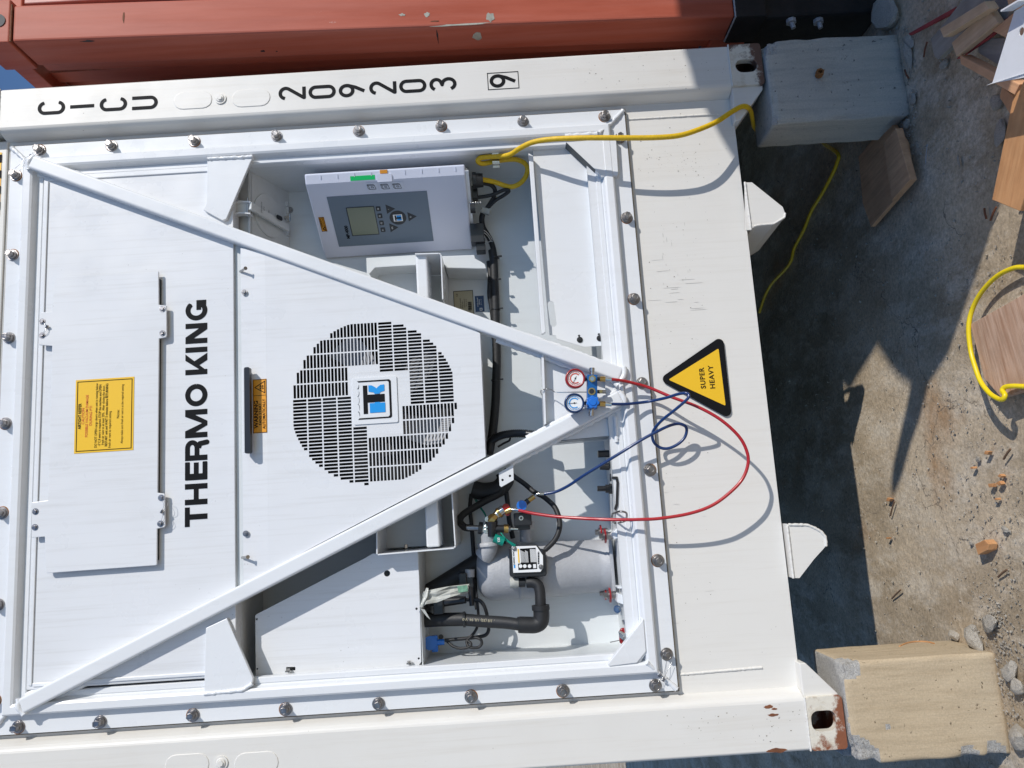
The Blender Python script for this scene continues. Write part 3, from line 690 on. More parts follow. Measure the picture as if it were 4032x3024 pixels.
# lettering on the upper panel
def TKletter(ch, x, w, h, pl):
    s = .215 * h; L = []; v = .24 * h
    if ch == 'T': L = [rect(x, x + w, h - s, h), rect(x + w / 2 - v / 2, x + w / 2 + v / 2, 0, h - s * .5)]
    if ch == 'H': L = [rect(x, x + v, 0, h), rect(x + w - v, x + w, 0, h), rect(x + v * .5, x + w - v * .5, h * .5 - s / 2, h * .5 + s / 2)]
    if ch == 'E': L = [rrect(x, x + v * 1.2, 0, h, .04 * h), rrect(x, x + w, h - s, h, .04 * h), rrect(x, x + w, 0, s, .04 * h), rect(x + v * .5, x + w * .96, h * .5 - s / 2, h * .5 + s / 2)]
    if ch == 'R': L = [rect(x, x + v, 0, h), rect(x + v * .5, x + w * .62, h - s, h), rect(x + v * .5, x + w * .62, h * .36, h * .36 + s)] + stroke(arc(x + w * .60, h - (h * .64) / 2, w * .40 - v / 2, (h * .64 - s) / 2, 90, -90), s) + stroke([(x + w * .60, h * .40), (x + w * .80, h * .34), (x + w - v * .55, 0.02 * h), (x + w - v * .5, 0)], v * .95)
    if ch == 'M': L = [rect(x, x + v, 0, h), rect(x + w - v, x + w, 0, h), [(x, h), (x + v * 1.3, h), (x + w / 2 + v * .42, 0), (x + w / 2 - v * .42, 0)], [(x + w, h), (x + w / 2 + v * .42, 0), (x + w / 2 - v * .42, 0), (x + w - v * 1.3, h)][::-1]]
    if ch == 'O': L = stroke(arc(x + w / 2, h / 2, w / 2 - v / 2, h / 2 - s / 2, 0, 360, 28), s * 1.06)
    if ch == 'K': L = [rect(x, x + v, 0, h), [(x + v * .8, h * .30), (x + w - v * 1.25, h), (x + w, h), (x + v * .8, h * .06)][::-1], [(x + w * .36, h * .50), (x + w * .60, h * .66), (x + w * 1.02, 0), (x + w - v * 1.3, 0)]]
    if ch == 'I': L = [rect(x, x + v, 0, h)]
    if ch == 'N': L = [rect(x, x + v, 0, h), rect(x + w - v, x + w, 0, h), [(x, h), (x + v * 1.25, h), (x + w, 0), (x + w - v * 1.25, 0)]]
    if ch == 'G': L = stroke(arc(x + w / 2, h / 2, w / 2 - v / 2, h / 2 - s / 2, 40, 330, 24), s * 1.06) + [rect(x + w * .52, x + w, h * .5 - s, h * .5), rect(x + w - v, x + w, 0.05 * h, h * .5)]
    return L
pl = fplane(YU - .0012)
def col(v): return pl.hit(772, v)[0]
base_u = 817; z0 = pl.hit(816, 1650)[1]; z1 = pl.hit(729, 1650)[1]; hh = z1 - z0
q = pl.sub(0, z0)
edges = {'T': (2073, 1996), 'H': (1987, 1904), 'E': (1890, 1818), 'R': (1813, 1731), 'M': (1723, 1612), 'O': (1600, 1511), 'K': (1475, 1393), 'I': (1387, 1362), 'N': (1352, 1273), 'G': (1262, 1182)}
for ch, (va, vb) in edges.items():
    x = col(va); w_ = col(vb) - x; mb = MB(); planar(mb, TKletter(ch, x, w_, hh, q), [], q, .0008); mb.build('letter', 'ink', RU)
# caution label
ly = YD - .0012; pl = fplane(ly)
L = px2(pl, [(300, 1496), (529, 1484), (524, 1772), (290, 1786)]); xs1 = (L[0][0] + L[1][0]) / 2; xs0 = (L[2][0] + L[3][0]) / 2; zt = (L[0][1] + L[3][1]) / 2; zb = (L[1][1] + L[2][1]) / 2
lab = decal('caution_label', pl, [rect(xs0, xs1, zb, zt)], 'yellow', RU)
pl2 = fplane(ly - .0008); g0 = .006
fr_ = decal('label_border', pl2, [rect(xs0 + g0, xs1 - g0, zb + g0, zt - g0)], 'ink', lab, [rect(xs0 + g0 + .0022, xs1 - g0 - .0022, zb + g0 + .0022, zt - g0 - .0022)])
cx = (xs0 + xs1) / 2; H_ = zt - zb
def ln(s, fz, size, **kw): return (s, size, pl2.sub(kw.pop('x', cx), zt - fz * H_), kw)
texts('label_text', [ln('AIRTIGHT REEFER', .085, .0142, bold=.018, xs=.78), ln('DO NOT OPEN cargo doors when unit is running below', .365, .0118, bold=.004, xs=.80), ln("-5°C.If entry is required, STOP the machine and OPEN", .425, .0118, bold=.006, xs=.80),
    ln('fresh air vent to at least 20%.  After closing the door,', .482, .0118, xs=.80, bold=.002), ln('RESTART unit and WAIT 5 minutes before RETURNING', .54, .0118, bold=.010, xs=.78),
    ln('fresh air vent to required setting', .598, .0118, xs=.80, align='LEFT', x=xs0 + .012), ln('Note:', .735, .0128), ln('Always make sure fresh air vent is at the required setting', .805, .0112, xs=.78)], 'ink', lab)
texts('red_text', [ln('CAUTION', .142, .0125, bold=.003), ln('POSSIBLE VACUUM DAMAGE', .205, .0125, bold=.003, xs=.9), ln('DURING PTI', .272, .0125, bold=.003)], 'inkred', lab)

# fan panel with the pinwheel grille
YF = .004
pl = fplane(YF)
out = px2(pl, [(945, 975), (1060, 1000), (1876, 1302), (1890, 1312), (1912, 1797), (1903, 1803), (1240, 2150), (957, 2304)])
cxg, czg = pl.hit(1472, 1580); RG = .2850
lx = pl.hit(1490, 1400)[1] - czg; lx2 = pl.hit(1450, 1750)[1] - czg      # z splits
hz = pl.hit(1300, 1564)[0] - cxg; hz2 = pl.hit(1640, 1592)[0] - cxg      # x splits
holes = []
SW, SP, SL, SR = .0084, .0118, .0458, .0505
logo = px2(pl, [(1380, 1484), (1566, 1484), (1566, 1668), (1380, 1668)])
bx0, bx1 = sorted((logo[2][0] - cxg, logo[0][0] - cxg)); bz0, bz1 = sorted((logo[1][1] - czg, logo[0][1] - czg))
def clip(c, a, b_, r):    # chord of circle at offset c
    if abs(c) >= r: return None
    h_ = math.sqrt(r * r - c * c); a, b_ = max(a, -h_), min(b_, h_); return (a, b_) if b_ - a > .012 else None
def addq(horizontal, o_run, s_run, o_row, s_row):
    # run: along the short side of the slots, row: along their length
    for k in range(40):
        c = o_run + s_run * (.0062 + SP * k)
        for j in range(9):
            a = o_row + s_row * (.003 + SR * j); b_ = a + s_row * SL; a, b_ = sorted((a, b_))
            e = min(abs(c + SW / 2), abs(c - SW / 2)) if 0 else max(abs(c + SW / 2), abs(c - SW / 2)); q_ = clip(e, a, b_, RG)
            if not q_: continue
            a, b_ = q_
            x0, x1, z0_, z1_ = (a, b_, c - SW / 2, c + SW / 2) if horizontal else (c - SW / 2, c + SW / 2, a, b_)
            if x1 > bx0 and x0 < bx1 and z1_ > bz0 and z0_ < bz1: continue
            holes.append(rect(cxg + x0, cxg + x1, czg + z0_, czg + z1_))
# image top-left quadrant (world up/right): slots lie along X, stacked in Z
addq(True, lx, 1, hz, 1)
# image top-right (world down/right): slots along Z, stacked in X
addq(False, hz2, 1, lx, -1)
# image bottom-right (world down/left): slots along X
addq(True, lx2, -1, hz2, -1)
# image bottom-left (world up/left): slots along Z
addq(False, hz, -1, lx2, 1)
ZC = pl.hit(1052, 1600)[1]
def yf(z): return YF + max(0, z - ZC) * .055
z_cr = [(min(p[0] for p in out) - .1, ZC), (max(p[0] for p in out) + .1, ZC)]
topz = max(p[1] for p in out)
mb = MB(); low = rect(-2, 2, -2, ZC); 
def fmap_(a, b_, d): return (a, yf(b_) + d, b_)
planar(mb, [out], holes + [rect(-.9, .9, ZC - .00005, ZC + .00005)], fmap_, .0012); fp = mb.build('fan_panel', 'white', RU)
# returned edges of the fan panel housing
P3 = [Vector((a, YF, b_)) for a, b_ in out]; mb = MB()
for i in (3, 4): 
    a, b_ = P3[i], P3[i + 1]; mb.prism([a + Vector((0, .0005, 0)), b_ + Vector((0, .0005, 0)), b_ + Vector((0, .0005, .003)), a + Vector((0, .0005, .003))], (0, .12, 0))
a, b_ = P3[5], P3[6]; mb.prism([a + Vector((.0, .0005, 0)), b_ + Vector((0, .0005, 0)), b_ + Vector((.003, .0005, 0.001)), a + Vector((.003, .0005, .001))], (0, .2, 0)); mb.prism([P3[6] + Vector((.0, .0005, 0)), P3[7] + Vector((0, .0005, 0)), P3[7] + Vector((.003, .0005, 0.001)), P3[6] + Vector((.003, .0005, .001))], (0, .2, 0))
a, b_ = P3[1], P3[2]; mb.prism([a + Vector((.0, .0005, 0)), b_ + Vector((0, .0005, 0)), b_ + Vector((-.003, .0005, 0.001)), a + Vector((-.003, .0005, .001))], (0, .2, 0))
mb.build('panel_return', 'white', fp)
# logo badge
pl = fplane(YF - .005); L = px2(pl, [(1386, 1490), (1561, 1487), (1563, 1662), (1392, 1662)])
x1, x0 = L[0][0], L[2][0]; zt, zb = L[0][1], L[1][1]
mb = MB(); planar(mb, [rrect(x0, x1, zb, zt, .006)], [], ymap(YF - .004), .0036); bd = mb.build('logo_badge', 'frame', RU, .0015)
pl = fplane(YF - .0052); Z = lambda u: pl.hit(u, 1570)[1]; X = lambda v: pl.hit(1470, v)[0]
sc = []; zz_ = Z(1407); 
bxs = [X(1649), X(1497)]; n_ = 5; wv = (bxs[1] - bxs[0]) / n_
frame_ = [(bxs[0], zz_)]
for k in range(n_): frame_ += [(bxs[0] + wv * (k + .5) + wv * .5 * math.cos(R(a)), zz_ - .006 * math.sin(R(a))) for a in range(165, 0, -30)] + [(bxs[0] + wv * (k + 1), zz_)]
frame_ += [(bxs[1], Z(1535)), (bxs[1] - .005, Z(1541)), (bxs[0] + .005, Z(1541)), (bxs[0], Z(1535))]
cen = (sum(p[0] for p in frame_) / len(frame_), sum(p[1] for p in frame_) / len(frame_))
inner = [(cen[0] + (p[0] - cen[0]) * .93, cen[1] + (p[1] - cen[1]) * .93) for p in frame_]
decal('logo_border', pl, [frame_], 'ink', bd, [inner])
xa, xb = X(1628), X(1516)
decal('logo_letter', pl, [rect(xa, xb, Z(1447), Z(1430)), rect(X(1584), X(1553), Z(1515), Z(1440))], 'ink', bd)
xm = (X(1584) + X(1553)) / 2
decal('logo_letter', fplane(YF - .0056), [rect(X(1625), X(1587), Z(1516), Z(1455)), rect(X(1592), X(1584), Z(1495), Z(1475)), [(X(1551), Z(1495)), (X(1551), Z(1475)), (X(1545), Z(1472)), (X(1541), Z(1452)), (X(1516), Z(1452)), (X(1517), Z(1466)), (X(1526), Z(1480)), (X(1530), Z(1484)), (X(1524), Z(1489)), (X(1517), Z(1500)), (X(1516), Z(1515)), (X(1541), Z(1515)), (X(1545), Z(1499))]], 'logoblue', bd)
# fan warning label and black pull handle
SPL = Plane((0, YF, ZC), (1, 0, 0), (0, .055, 1)); pl = SPL.sub(0, 0, .0012); L = px2(pl, [(995, 1495), (1049, 1490), (1049, 1703), (993, 1709)]); x1, x0 = L[0][0], L[2][0]; zt, zb = L[0][1], L[1][1]
lab = decal('fan_label', pl, [rect(x0, x1, zb, zt)], 'amber', RU); p2 = SPL.sub(0, 0, .002); xd = p2.hit(1020, 1557)[0]
decal('label_border', p2, [rect(x0 + .0008, x1 - .0008, zb + .0008, zt - .0008)], 'ink', lab, [rect(x0 + .002, xd - .0006, zb + .002, zt - .002), rect(xd + .0006, x1 - .002, zb + .002, zt - .002)])
xc = (x0 + xd) / 2; hz_ = zt - zb
texts('label_text', [('WARNING', .0185, p2.sub(xc, zt - hz_ * .24), dict(bold=.03, xs=1.05)), ('FANS START', .0135, p2.sub(xc, zt - hz_ * .53), dict(bold=.012)), ('AUTOMATICALLY', .0135, p2.sub(xc, zt - hz_ * .80), dict(bold=.012, xs=.94))], 'ink', lab)
xc = (xd + x1) / 2; s_ = .021
tr = [(xc - s_ * 1.05, zb + .005), (xc + s_ * 1.05, zb + .005), (xc, zt - .005)]; ti = [((p[0] - xc) * .82 + xc, (p[1] - (zb + .018)) * .82 + zb + .018) for p in tr]
decal('label_symbol', p2, [tr], 'ink', lab, [ti]); fz = zb + .017
decal('label_symbol', SPL.sub(0, 0, .0026), [[(xc + .0015 * math.cos(R(a + 40)), fz + .0015 * math.sin(R(a + 40)))] + [(xc + .0078 * math.cos(R(a + d)), fz + .0078 * math.sin(R(a + d))) for d in (-22, 0, 22)] for a in (45, 135, 225, 315)], 'ink', lab)
mb = MB(); a, b_ = at(958, 1447, YF - .03), at(955, 1783, YF - .03)
mb.box(b_.x, a.x, YF - .034, YF - .008, a.z - .006, a.z + .002); mb.build('handle_plate', 'white', RU, .001)
mb = MB(); c0, c1 = at(968, 1446, YF - .034), at(966, 1786, YF - .034)
planar(mb, [rrect(c1.x, c0.x, c0.z - .013, c0.z + .006, .006)], [], ymap(YF - .036), .02); mb.build('pull_handle', 'blackgloss', RU, .003)
# hinge clips along the top of the fan panel
for (u, v) in ((954, 1063), (962, 2196)):
    c = at(u, v, YF - .012); mb = MB(); mb.cyl(c + Vector((0, .016, .013)), c + Vector((.002, -.008, -.013)), .0042, n=12); mb.cyl(c + Vector((.002, -.008, -.013)), c + Vector((.002, -.011, -.0155)), .0065, n=12); mb.build('panel_clip', 'steel', RU)
for (u, v) in ((962, 1151), (968, 2101)): screw('panel_screw', u, v, YF - .001, .008, RU)
# fan behind the grille
mb = MB(); c = Vector((cxg, .03, czg))
n_ = 48; v = [c + Vector((math.cos(6.2832 * i / n_) * .31, 0, math.sin(6.2832 * i / n_) * .31)) for i in range(n_)]; v += [p + Vector((0, .26, 0)) for p in v]
mb.add(v, [(i, (i + 1) % n_, (i + 1) % n_ + n_, i + n_) for i in range(n_)] + [tuple(range(2 * n_ - 1, n_ - 1, -1))]); mb.build('fan_shroud', 'darkvoid', RU)
fan = MB(); fan.cyl(c + Vector((0, .06, 0)), c + Vector((0, .16, 0)), .055, .06); fan = fan.build('fan', 'steeld', RU)
mb = MB(); mb.cyl(c + Vector((0, .16, 0)), c + Vector((0, .25, 0)), .075); mb.build('fan_motor', 'cast', RU, .006)
for k in range(5):
    a0 = R(72 * k + 8); pts = []
    for i, r_ in enumerate((.055, .11, .17, .225, .262)):
        wdt = (.045, .075, .1, .115, .11)[i]; aw = wdt / r_
        pts.append([c + Vector((math.cos(a0 + s_ * aw / 2 + .1 * i) * r_, .07 + s_ * .026, math.sin(a0 + s_ * aw / 2 + .1 * i) * r_)) for s_ in (-1, -.3, .3, 1)])
    mb = MB(); vv = [p for row in pts for p in row]; vv2 = [p + Vector((0, .003, 0)) for p in vv]; nn = len(vv)
    mb.add(vv + vv2, [(i * 4 + j, i * 4 + j + 1, i * 4 + j + 5, i * 4 + j + 4) for i in range(4) for j in range(3)] + [(nn + i * 4 + j, nn + i * 4 + j + 4, nn + i * 4 + j + 5, nn + i * 4 + j + 1) for i in range(4) for j in range(3)], True)
    mb.build('fan_blade', 'bladegrey' if k in (0, 3) else 'darkvoid', fan)
# compartment behind: back wall, side walls, floor, sloping ceiling
YK = .302; XW = .888
mb = MB(); mb.box(-.92, .91, YK, YK + .01, .55, 2.0); mb.build('back_wall', 'inner', RU)
for s in (1, -1):
    mb = MB(); x_ = XW if s > 0 else -.902
    mb.box(x_, x_ + s * .01, .05, YK, .55, 1.98); mb.build('side_wall', 'inner', RU)
mb = MB(); mb.add([(-.902, .034, .666), (.888, .034, .666), (.888, YK, .654), (-.902, YK, .654)], [(0, 1, 2, 3)]); mb.add([(-.902, .034, .662), (.888, .034, .662), (.888, YK, .650), (-.902, YK, .650)], [(3, 2, 1, 0)]); mb.build('compartment_floor', 'inner', RU)
mb = MB(); mb.box(-.90, .886, .0345, .036, .60, .6655); mb.build('floor_lip', 'frame', RU)
CZ0 = atx(989.5, 677, XW); CZ1 = at(1137, 760, YK); CZ1.x = XW
cn = (CZ1 - CZ0).cross(Vector((1, 0, 0))).normalized()
if cn.z > 0: cn = -cn
mb = MB(); mb.box(-.902, -.30, .081, YK, 1.9415, 1.946); mb.build('ceiling_plate', 'inner', RU)
mb = MB(); mb.prism([Vector((.30, CZ0.y, CZ0.z)), Vector((.888, CZ0.y, CZ0.z)), Vector((.888, CZ1.y, CZ1.z)), Vector((.30, CZ1.y, CZ1.z))], (0, 0, .006)); mb.box(.30, .888, .081, CZ0.y, CZ0.z, CZ0.z + .006); mb.box(.30, .888, CZ0.y - .003, CZ0.y, CZ0.z - .0, 1.99)
ceil_ = mb.build('vent_plate', 'inner', RU)
CP = Plane(CZ0, (1, 0, 0), (CZ1 - CZ0))     # plane of the ceiling, looked at from below
if CP.n.z > 0: CP = Plane(CZ0, (-1, 0, 0), (CZ1 - CZ0))
def pc(u, v): return CP.hit(900 + u / 3.687, 550 + v / 3.687)
c0 = pc(575, 1110); e1 = pc(500, 782); rr = .082
vd = planar(MB(), [circ(c0[0], c0[1], rr, 40)], [], CP.sub(0, 0, .006), .006).build('vent_disc', 'inner', RU, .002)
a, b_ = pc(215, 980), pc(790, 1300)
pa, pb = CP(a[0], a[1], -.022), CP(b_[0], b_[1], -.016)
mb = MB(); mb.bar(pa, pb, .030, CP.n, .014); lev = mb.build('vent_lever', 'inner', RU, .003)
mb = MB(); c = CP(*pc(730, 1165), -.032); mb.cyl(c, c + CP.n * .012, .0095, n=14); mb.bar(c + CP.n * .012 + Vector((.016, 0, 0)), c + CP.n * .012 - Vector((.016, 0, 0)), .006, CP.n, .010); mb.build('wing_nut', 'steel', lev, .001)
c1_ = pc(625, 1160); mb = MB(); planar(mb, [capsule(c1_[0] - .009, c1_[0] + .009, c1_[1] - .018, c1_[1] + .018)], [], CP.sub(0, 0, .0372), .001); mb.build('lever_slot', 'darkvoid', lev)
for k, (u, v) in enumerate(((360, 1010), (395, 1030), (465, 1070), (560, 1120))):
    a = pc(u, v); text('scale_marks', ('SCHEDULE', '0 50', '100', '150')[k], .009, CP.sub(a[0], a[1], .0375), 'ink', lev)
# bracket of the lever at the front
mb = MB(); A = [at(924, 797, .04), at(924, 840, .04)]; Bk = [at(985, 797, .09), at(985, 840, .09)]
mb.prism([at(923, 795, .045), at(942, 789, .045), at(985, 792, .045), at(985, 797, .045), at(942, 793, .045), at(926, 799, .045), at(926, 838, .045), at(944, 835, .045), at(985, 838, .045), at(985, 842, .045), at(944, 839, .045), at(923, 842, .045)], (0, .03, 0)); lb = mb.build('lever_bracket', 'frame', RU)
mb = MB(); mb.box(at(924, 842, .06).x, at(924, 796, .06).x, .060, .063, at(984, 820, .06).z, at(924, 820, .06).z); mb.build('bracket_back', 'inner', lb)
mb = MB(); mb.cyl(at(976, 780, .055), at(976, 850, .055), .0035, n=10); mb.build('hinge_pin', 'steel', lb)
# hinge knuckles on the back wall
mb = MB()
for k, (u, v0_, v1_) in enumerate(((1128, 796, 815), (1131, 818, 842), (1129, 843, 872), (1132, 900, 930))): mb.cyl(at(u, v0_, YK - .012), at(u, v1_, YK - .012), .0075, n=10)
mb.build('vent_hinge', 'inner', RU)
screw('back_screw', 1142, 827, YK - .002, .010, RU)

# ---- control box, turned to face left
YR, YL = .015, .2865
tr_, br_ = at(1200, 725, YR), at(1831, 690, YR); tl_, bl_ = at(1281, 998, YL), at(1862, 993, YL)
sx = Vector((.820, .0015, 0)); H0 = (br_.z, tr_.z)
zb_, zt_ = (br_.z + bl_.z) / 2, (tr_.z + tl_.z) / 2
A_ = Vector(((tr_.x + br_.x) / 2, YR, 0)); B_ = Vector(((tl_.x + bl_.x) / 2, YL, 0)); fd = (A_ - B_).normalized(); nn_ = Vector((fd.y, -fd.x, 0))
if nn_.y > 0: nn_ = -nn_
cb = MB()
fp_ = [B_, A_, sx, sx + Vector((.02, .06, 0)), Vector((.880, .16, 0)), Vector((.880, YK - .003, 0)), B_ + Vector((.0, YK - .003 - B_.y, 0))]
cb.prism([Vector((p.x, p.y, zb_)) for p in fp_], (0, 0, zt_ - zb_)); CB = cb.build('control_box', 'box', RU, .006, 3)
cb_d = MB(); cb_d.prism([Vector((p.x, p.y, zb_ - .006)) for p in (A_ + Vector((.004, .02, 0)), sx + Vector((-.002, .03, 0)), Vector((.875, .17, 0)), Vector((.875, YK - .004, 0)), B_ + Vector((.03, .06, 0)))], (0, 0, .0065)); cb_d.build('box_base', 'inner', CB)
BP = Plane(Vector((B_.x, B_.y, zb_)) + nn_ * .0, (A_ - B_), (0, 0, 1))
if BP.n.dot(CAM - BP.o) < 0: BP = Plane(Vector((A_.x, A_.y, zb_)), (B_ - A_), (0, 0, 1))
def bp(u, v): return BP.hit(u, v)
def bq(u, v): return BP.hit(1000 + u / 2.011, 700 + v / 2.011)
kp = [bq(570, 150), bq(1368, 103), bq(1422, 482), bq(683, 562)]
x0 = (kp[2][0] + kp[3][0]) / 2; x1 = (kp[0][0] + kp[1][0]) / 2; z0 = (kp[1][1] + kp[2][1]) / 2; z1 = (kp[0][1] + kp[3][1]) / 2
K = BP.sub(0, 0, .0014); kpad = decal('keypad', K, [rect(x0, x1, z0, z1)], 'boxgrey', CB)
L = [bq(733, 240), bq(945, 222), bq(988, 437), bq(786, 457)]
xa = (L[2][0] + L[3][0]) / 2; xb = (L[0][0] + L[1][0]) / 2; za = (L[1][1] + L[2][1]) / 2; zb2 = (L[0][1] + L[3][1]) / 2
K2 = BP.sub(0, 0, .0024); decal('display', K2, [rect(xa, xb, za, zb2)], 'lcd', CB); decal('display_edge', BP.sub(0, 0, .0034), [rect(xa - .002, xb + .002, za - .002, zb2 + .0025)], 'keys', CB, [rect(xa, xb, za, zb2)])
for s_, u, v in (('F4', 985, 243), ('F3', 998, 299), ('F2', 1011, 355), ('F1', 1022, 409)):
    a, b_ = bq(u, v); k_ = decal('function_key', K2, [rrect(a - .010, a + .010, b_ - .0085, b_ + .0085, .003)], 'keys', CB); text('key_text', s_, .009, BP.sub(a, b_, .0034), 'dial', k_)
for s_, tri_, u, v in (('*', 1, 1078, 245), ('PTI', 1, 1106, 392), ('O', 0, 1250, 305)):
    a, b_ = bq(u, v); q_ = [(a - .020, b_ + .014), (a, b_ - .018), (a + .020, b_ + .014)] if 1 else 0
    k_ = decal('arrow_key', K2, [q_[::-1]], 'keys', CB); text('key_text', s_, .008, BP.sub(a, b_ + .004, .0034), 'dial', k_)
a, b_ = bq(1140, 314); decal('logo_key', K2, [circ(a, b_, .031, 36)], 'keys', CB); K3 = BP.sub(a, b_, .0034)
decal('logo_key', K3, [rect(-.015, .015, -.017, .017)], 'dial', CB); K4 = BP.sub(a, b_, .0042)
decal('logo_letter', K4, [rect(-.0115, .0115, .006, .011), rect(-.003, .003, -.013, .006)], 'ink', CB); decal('logo_letter', K4, [rect(-.0115, -.0035, -.013, .004)], 'logoblue', CB); decal('logo_letter', K4, [rect(.0035, .0115, -.013, .004)], 'logoblue', CB)
a, b_ = bq(740, 428); text('model_text', 'MP-4000', .0165, BP.sub(a, b_, .003), 'ink', CB, .03)
L = [bq(508, 312), bq(552, 310), bq(583, 422), bq(540, 426)]; xa = (L[2][0] + L[3][0]) / 2; xb = (L[0][0] + L[1][0]) / 2; za = (L[1][1] + L[2][1]) / 2; zb2 = (L[0][1] + L[3][1]) / 2
wl = decal('voltage_label', K, [rect(xa, xb, za, zb2)], 'amber', CB); decal('label_border', K2, [rect(xa + .001, xb - .001, za + .001, zb2 - .001)], 'ink', wl, [rect(xa + .0022, xb - .0022, za + .0022, zb2 - .0022)])
texts('label_text', [('WARNING', .0085, BP.sub(xa + (xb - xa) * .62, za + (zb2 - za) * .68, .0034), dict(bold=.02)), ('HIGH VOLTAGE', .0072, BP.sub(xa + (xb - xa) * .62, za + (zb2 - za) * .3, .0034), dict(bold=.01))], 'ink', wl)
t0 = xa + (xb - xa) * .04; decal('label_symbol', K2, [[(t0, za + .004), (t0 + .02, za + .004), (t0 + .01, zb2 - .004)]], 'ink', wl, [[(t0 + .004, za + .006), (t0 + .016, za + .006), (t0 + .01, zb2 - .009)]])
for (u, v) in ((938, 70), (1045, 67), (1140, 63)):    # three small drawings of the box and its latch
    a, b_ = bq(u, v); d_ = decal('latch_drawing', K, [rect(a - .017, a + .017, b_ - .021, b_ + .021)], 'boxlabel', CB)
    S = stroke([(-.010, -.012), (-.010, .010), (.006, .014), (.006, -.008), (-.010, -.012)], .0012) + stroke([(-.010, .010), (-.006, .016), (.010, .018), (.006, .014)], .0012) + stroke([(.010, .018), (.010, -.004), (.006, -.008)], .0012) + stroke([(-.004, -.004), (-.004, .004), (.001, .005), (.001, -.003), (-.004, -.004)], .001)
    planar(MB(), [[(x, y) for x, y in p] for p in S], [], BP.sub(a, b_, .0024), .0006).build('drawing_lines', 'ink', d_)
# bright edge strip of the cover, latch, green tape
SD = (sx - A_).normalized(); SN = Vector((SD.y, -SD.x, 0)); 
if SN.x < 0: SN = -SN
if SN.y > 0: SN = Vector((SD.y, -SD.x, 0)) * (1 if (Vector((SD.y, -SD.x, 0))).y < 0 else -1)
SP_ = Plane(Vector((A_.x, A_.y, zb_)), SD, (0, 0, 1))
Ls = (sx - A_).length
for k in range(9):
    if k == 4: continue
    zz = zb_ + (zt_ - zb_) * (.06 + .105 * k); mb = MB(); p = SP_(Ls * .62, zz - zb_, 0); mb.bar(p - SD * .007, p + SD * .007, .0022, SP_.n, .002); mb.build('cover_rib', 'box', CB)
a, b_ = SP_.hit(1000 + 1030 / 2.011, 1395 / 2.011)
mb = MB(); planar(mb, [rrect(Ls * .12 - .012, Ls * .55, b_ - .028, b_ + .026, .004)], [], SP_.sub(0, 0, .004), .006); mb.build('cover_latch', 'box', CB, .002)
mb = MB(); planar(mb, [rect(Ls * .60, Ls * .95, b_ - .013, b_ + .013)], [], SP_.sub(0, 0, .003), .004); mb.build('latch_tab', 'orange', CB)
a2, b2 = SP_.hit(1000 + 860 / 2.011, 1405 / 2.011); mb = decal('green_tape', SP_.sub(0, 0, .001), [rect(Ls * .08, Ls * .52, b2 - .044, b2 + .044)], 'green', CB)
# cable glands and plugs under the box
def lump(name, u, v, y, w_, h_, d_, mat, parent, bev=.002):
    c = at2(u, v, y); mb = MB(); mb.box(c.x - w_ / 2, c.x + w_ / 2, c.y - d_ / 2, c.y + d_ / 2, c.z - h_ / 2, c.z + h_ / 2); return mb.build(name, mat, parent, bev)
c = at2(1860, 712, .16); mb = MB(); mb.cyl(c, c + Vector((0, 0, -.014)), .033, n=8, smooth=False); mb.cyl(c + Vector((0, 0, -.014)), c + Vector((0, 0, -.040)), .028, .026, 14); mb.build('cable_gland', 'blackgloss', RU, .002)
for (u, v, y, w_, h_) in ((1870, 765, .22, .05, .022), (1880, 925, .28, .075, .05), (1893, 970, .30, .05, .035)): lump('plug_connector', u, v, y, w_, h_, .05, 'blackgloss', RU)
c = at2(1852, 822, .12); mb = MB(); mb.cyl(c, c + Vector((0, 0, -.018)), .017, n=14, smooth=False); mb.build('screw_knob', 'blackgloss', RU, .001)
mb = MB(); c = at2(1848, 800, .11); mb.tube([c + Vector((.004 * math.cos(k * 1.3), .004 * math.sin(k * 1.3), -.0018 * k)) for k in range(26)], .0022, 6, 2); mb.build('retaining_spring', 'steel', RU)
mb = MB(); mb.prism([Vector((p.x, p.y, zb_ - .012)) for p in (A_ + SD * .012, A_ + SD * .016, B_ + SD * .03, B_ + SD * .026)], (0, 0, .0118)); mb.build('box_lip', 'frame', CB)
# harness
def tub(name, pts, y, r, mat, parent=RU, n=12, sub=6, rib=None):
    P = []
    for i, p in enumerate(pts):
        yy = p[2] if len(p) > 2 else y; P.append(at2(p[0], p[1], yy))
    mb = MB(); mb.tube(P, r, n, sub, rib=rib); return mb.build(name, mat, parent)
tub('black_cable', [(1880, 722, .17), (1925, 725, .20), (1948, 745, .22), (1945, 775, .24), (1930, 800, .26), (1905, 840, .29), (1896, 875, .31)], 0, .008, 'black')
tub('black_cable', [(1868, 778, .22), (1905, 774, .22), (1945, 765, .21), (1985, 748, .2), (2004, 752, .2), (1985, 768, .22), (1950, 790, .24), (1925, 815, .27)], 0, .007, 'black')
tub('wiring_harness', [(1905, 830, .28), (1897, 860, .31), (1902, 895, .33), (1925, 935, .345), (1940, 970, .35), (1948, 1010, .35)], 0, .011, 'black')
tub('wiring_harness', [(1938, 985, .35), (1944, 1030, .35), (1946, 1090, .35), (1950, 1180, .35), (1952, 1280, .35), (1956, 1400, .35), (1954, 1500, .35), (1950, 1600, .35), (1940, 1700, .35), (1925, 1790, .34)], 0, .0165, 'black')
tub('wiring_harness', [(1925, 1030, .37), (1930, 1090, .36), (1928, 1160, .355), (1936, 1210, .36), (1944, 1280, .36)], 0, .010, 'black')
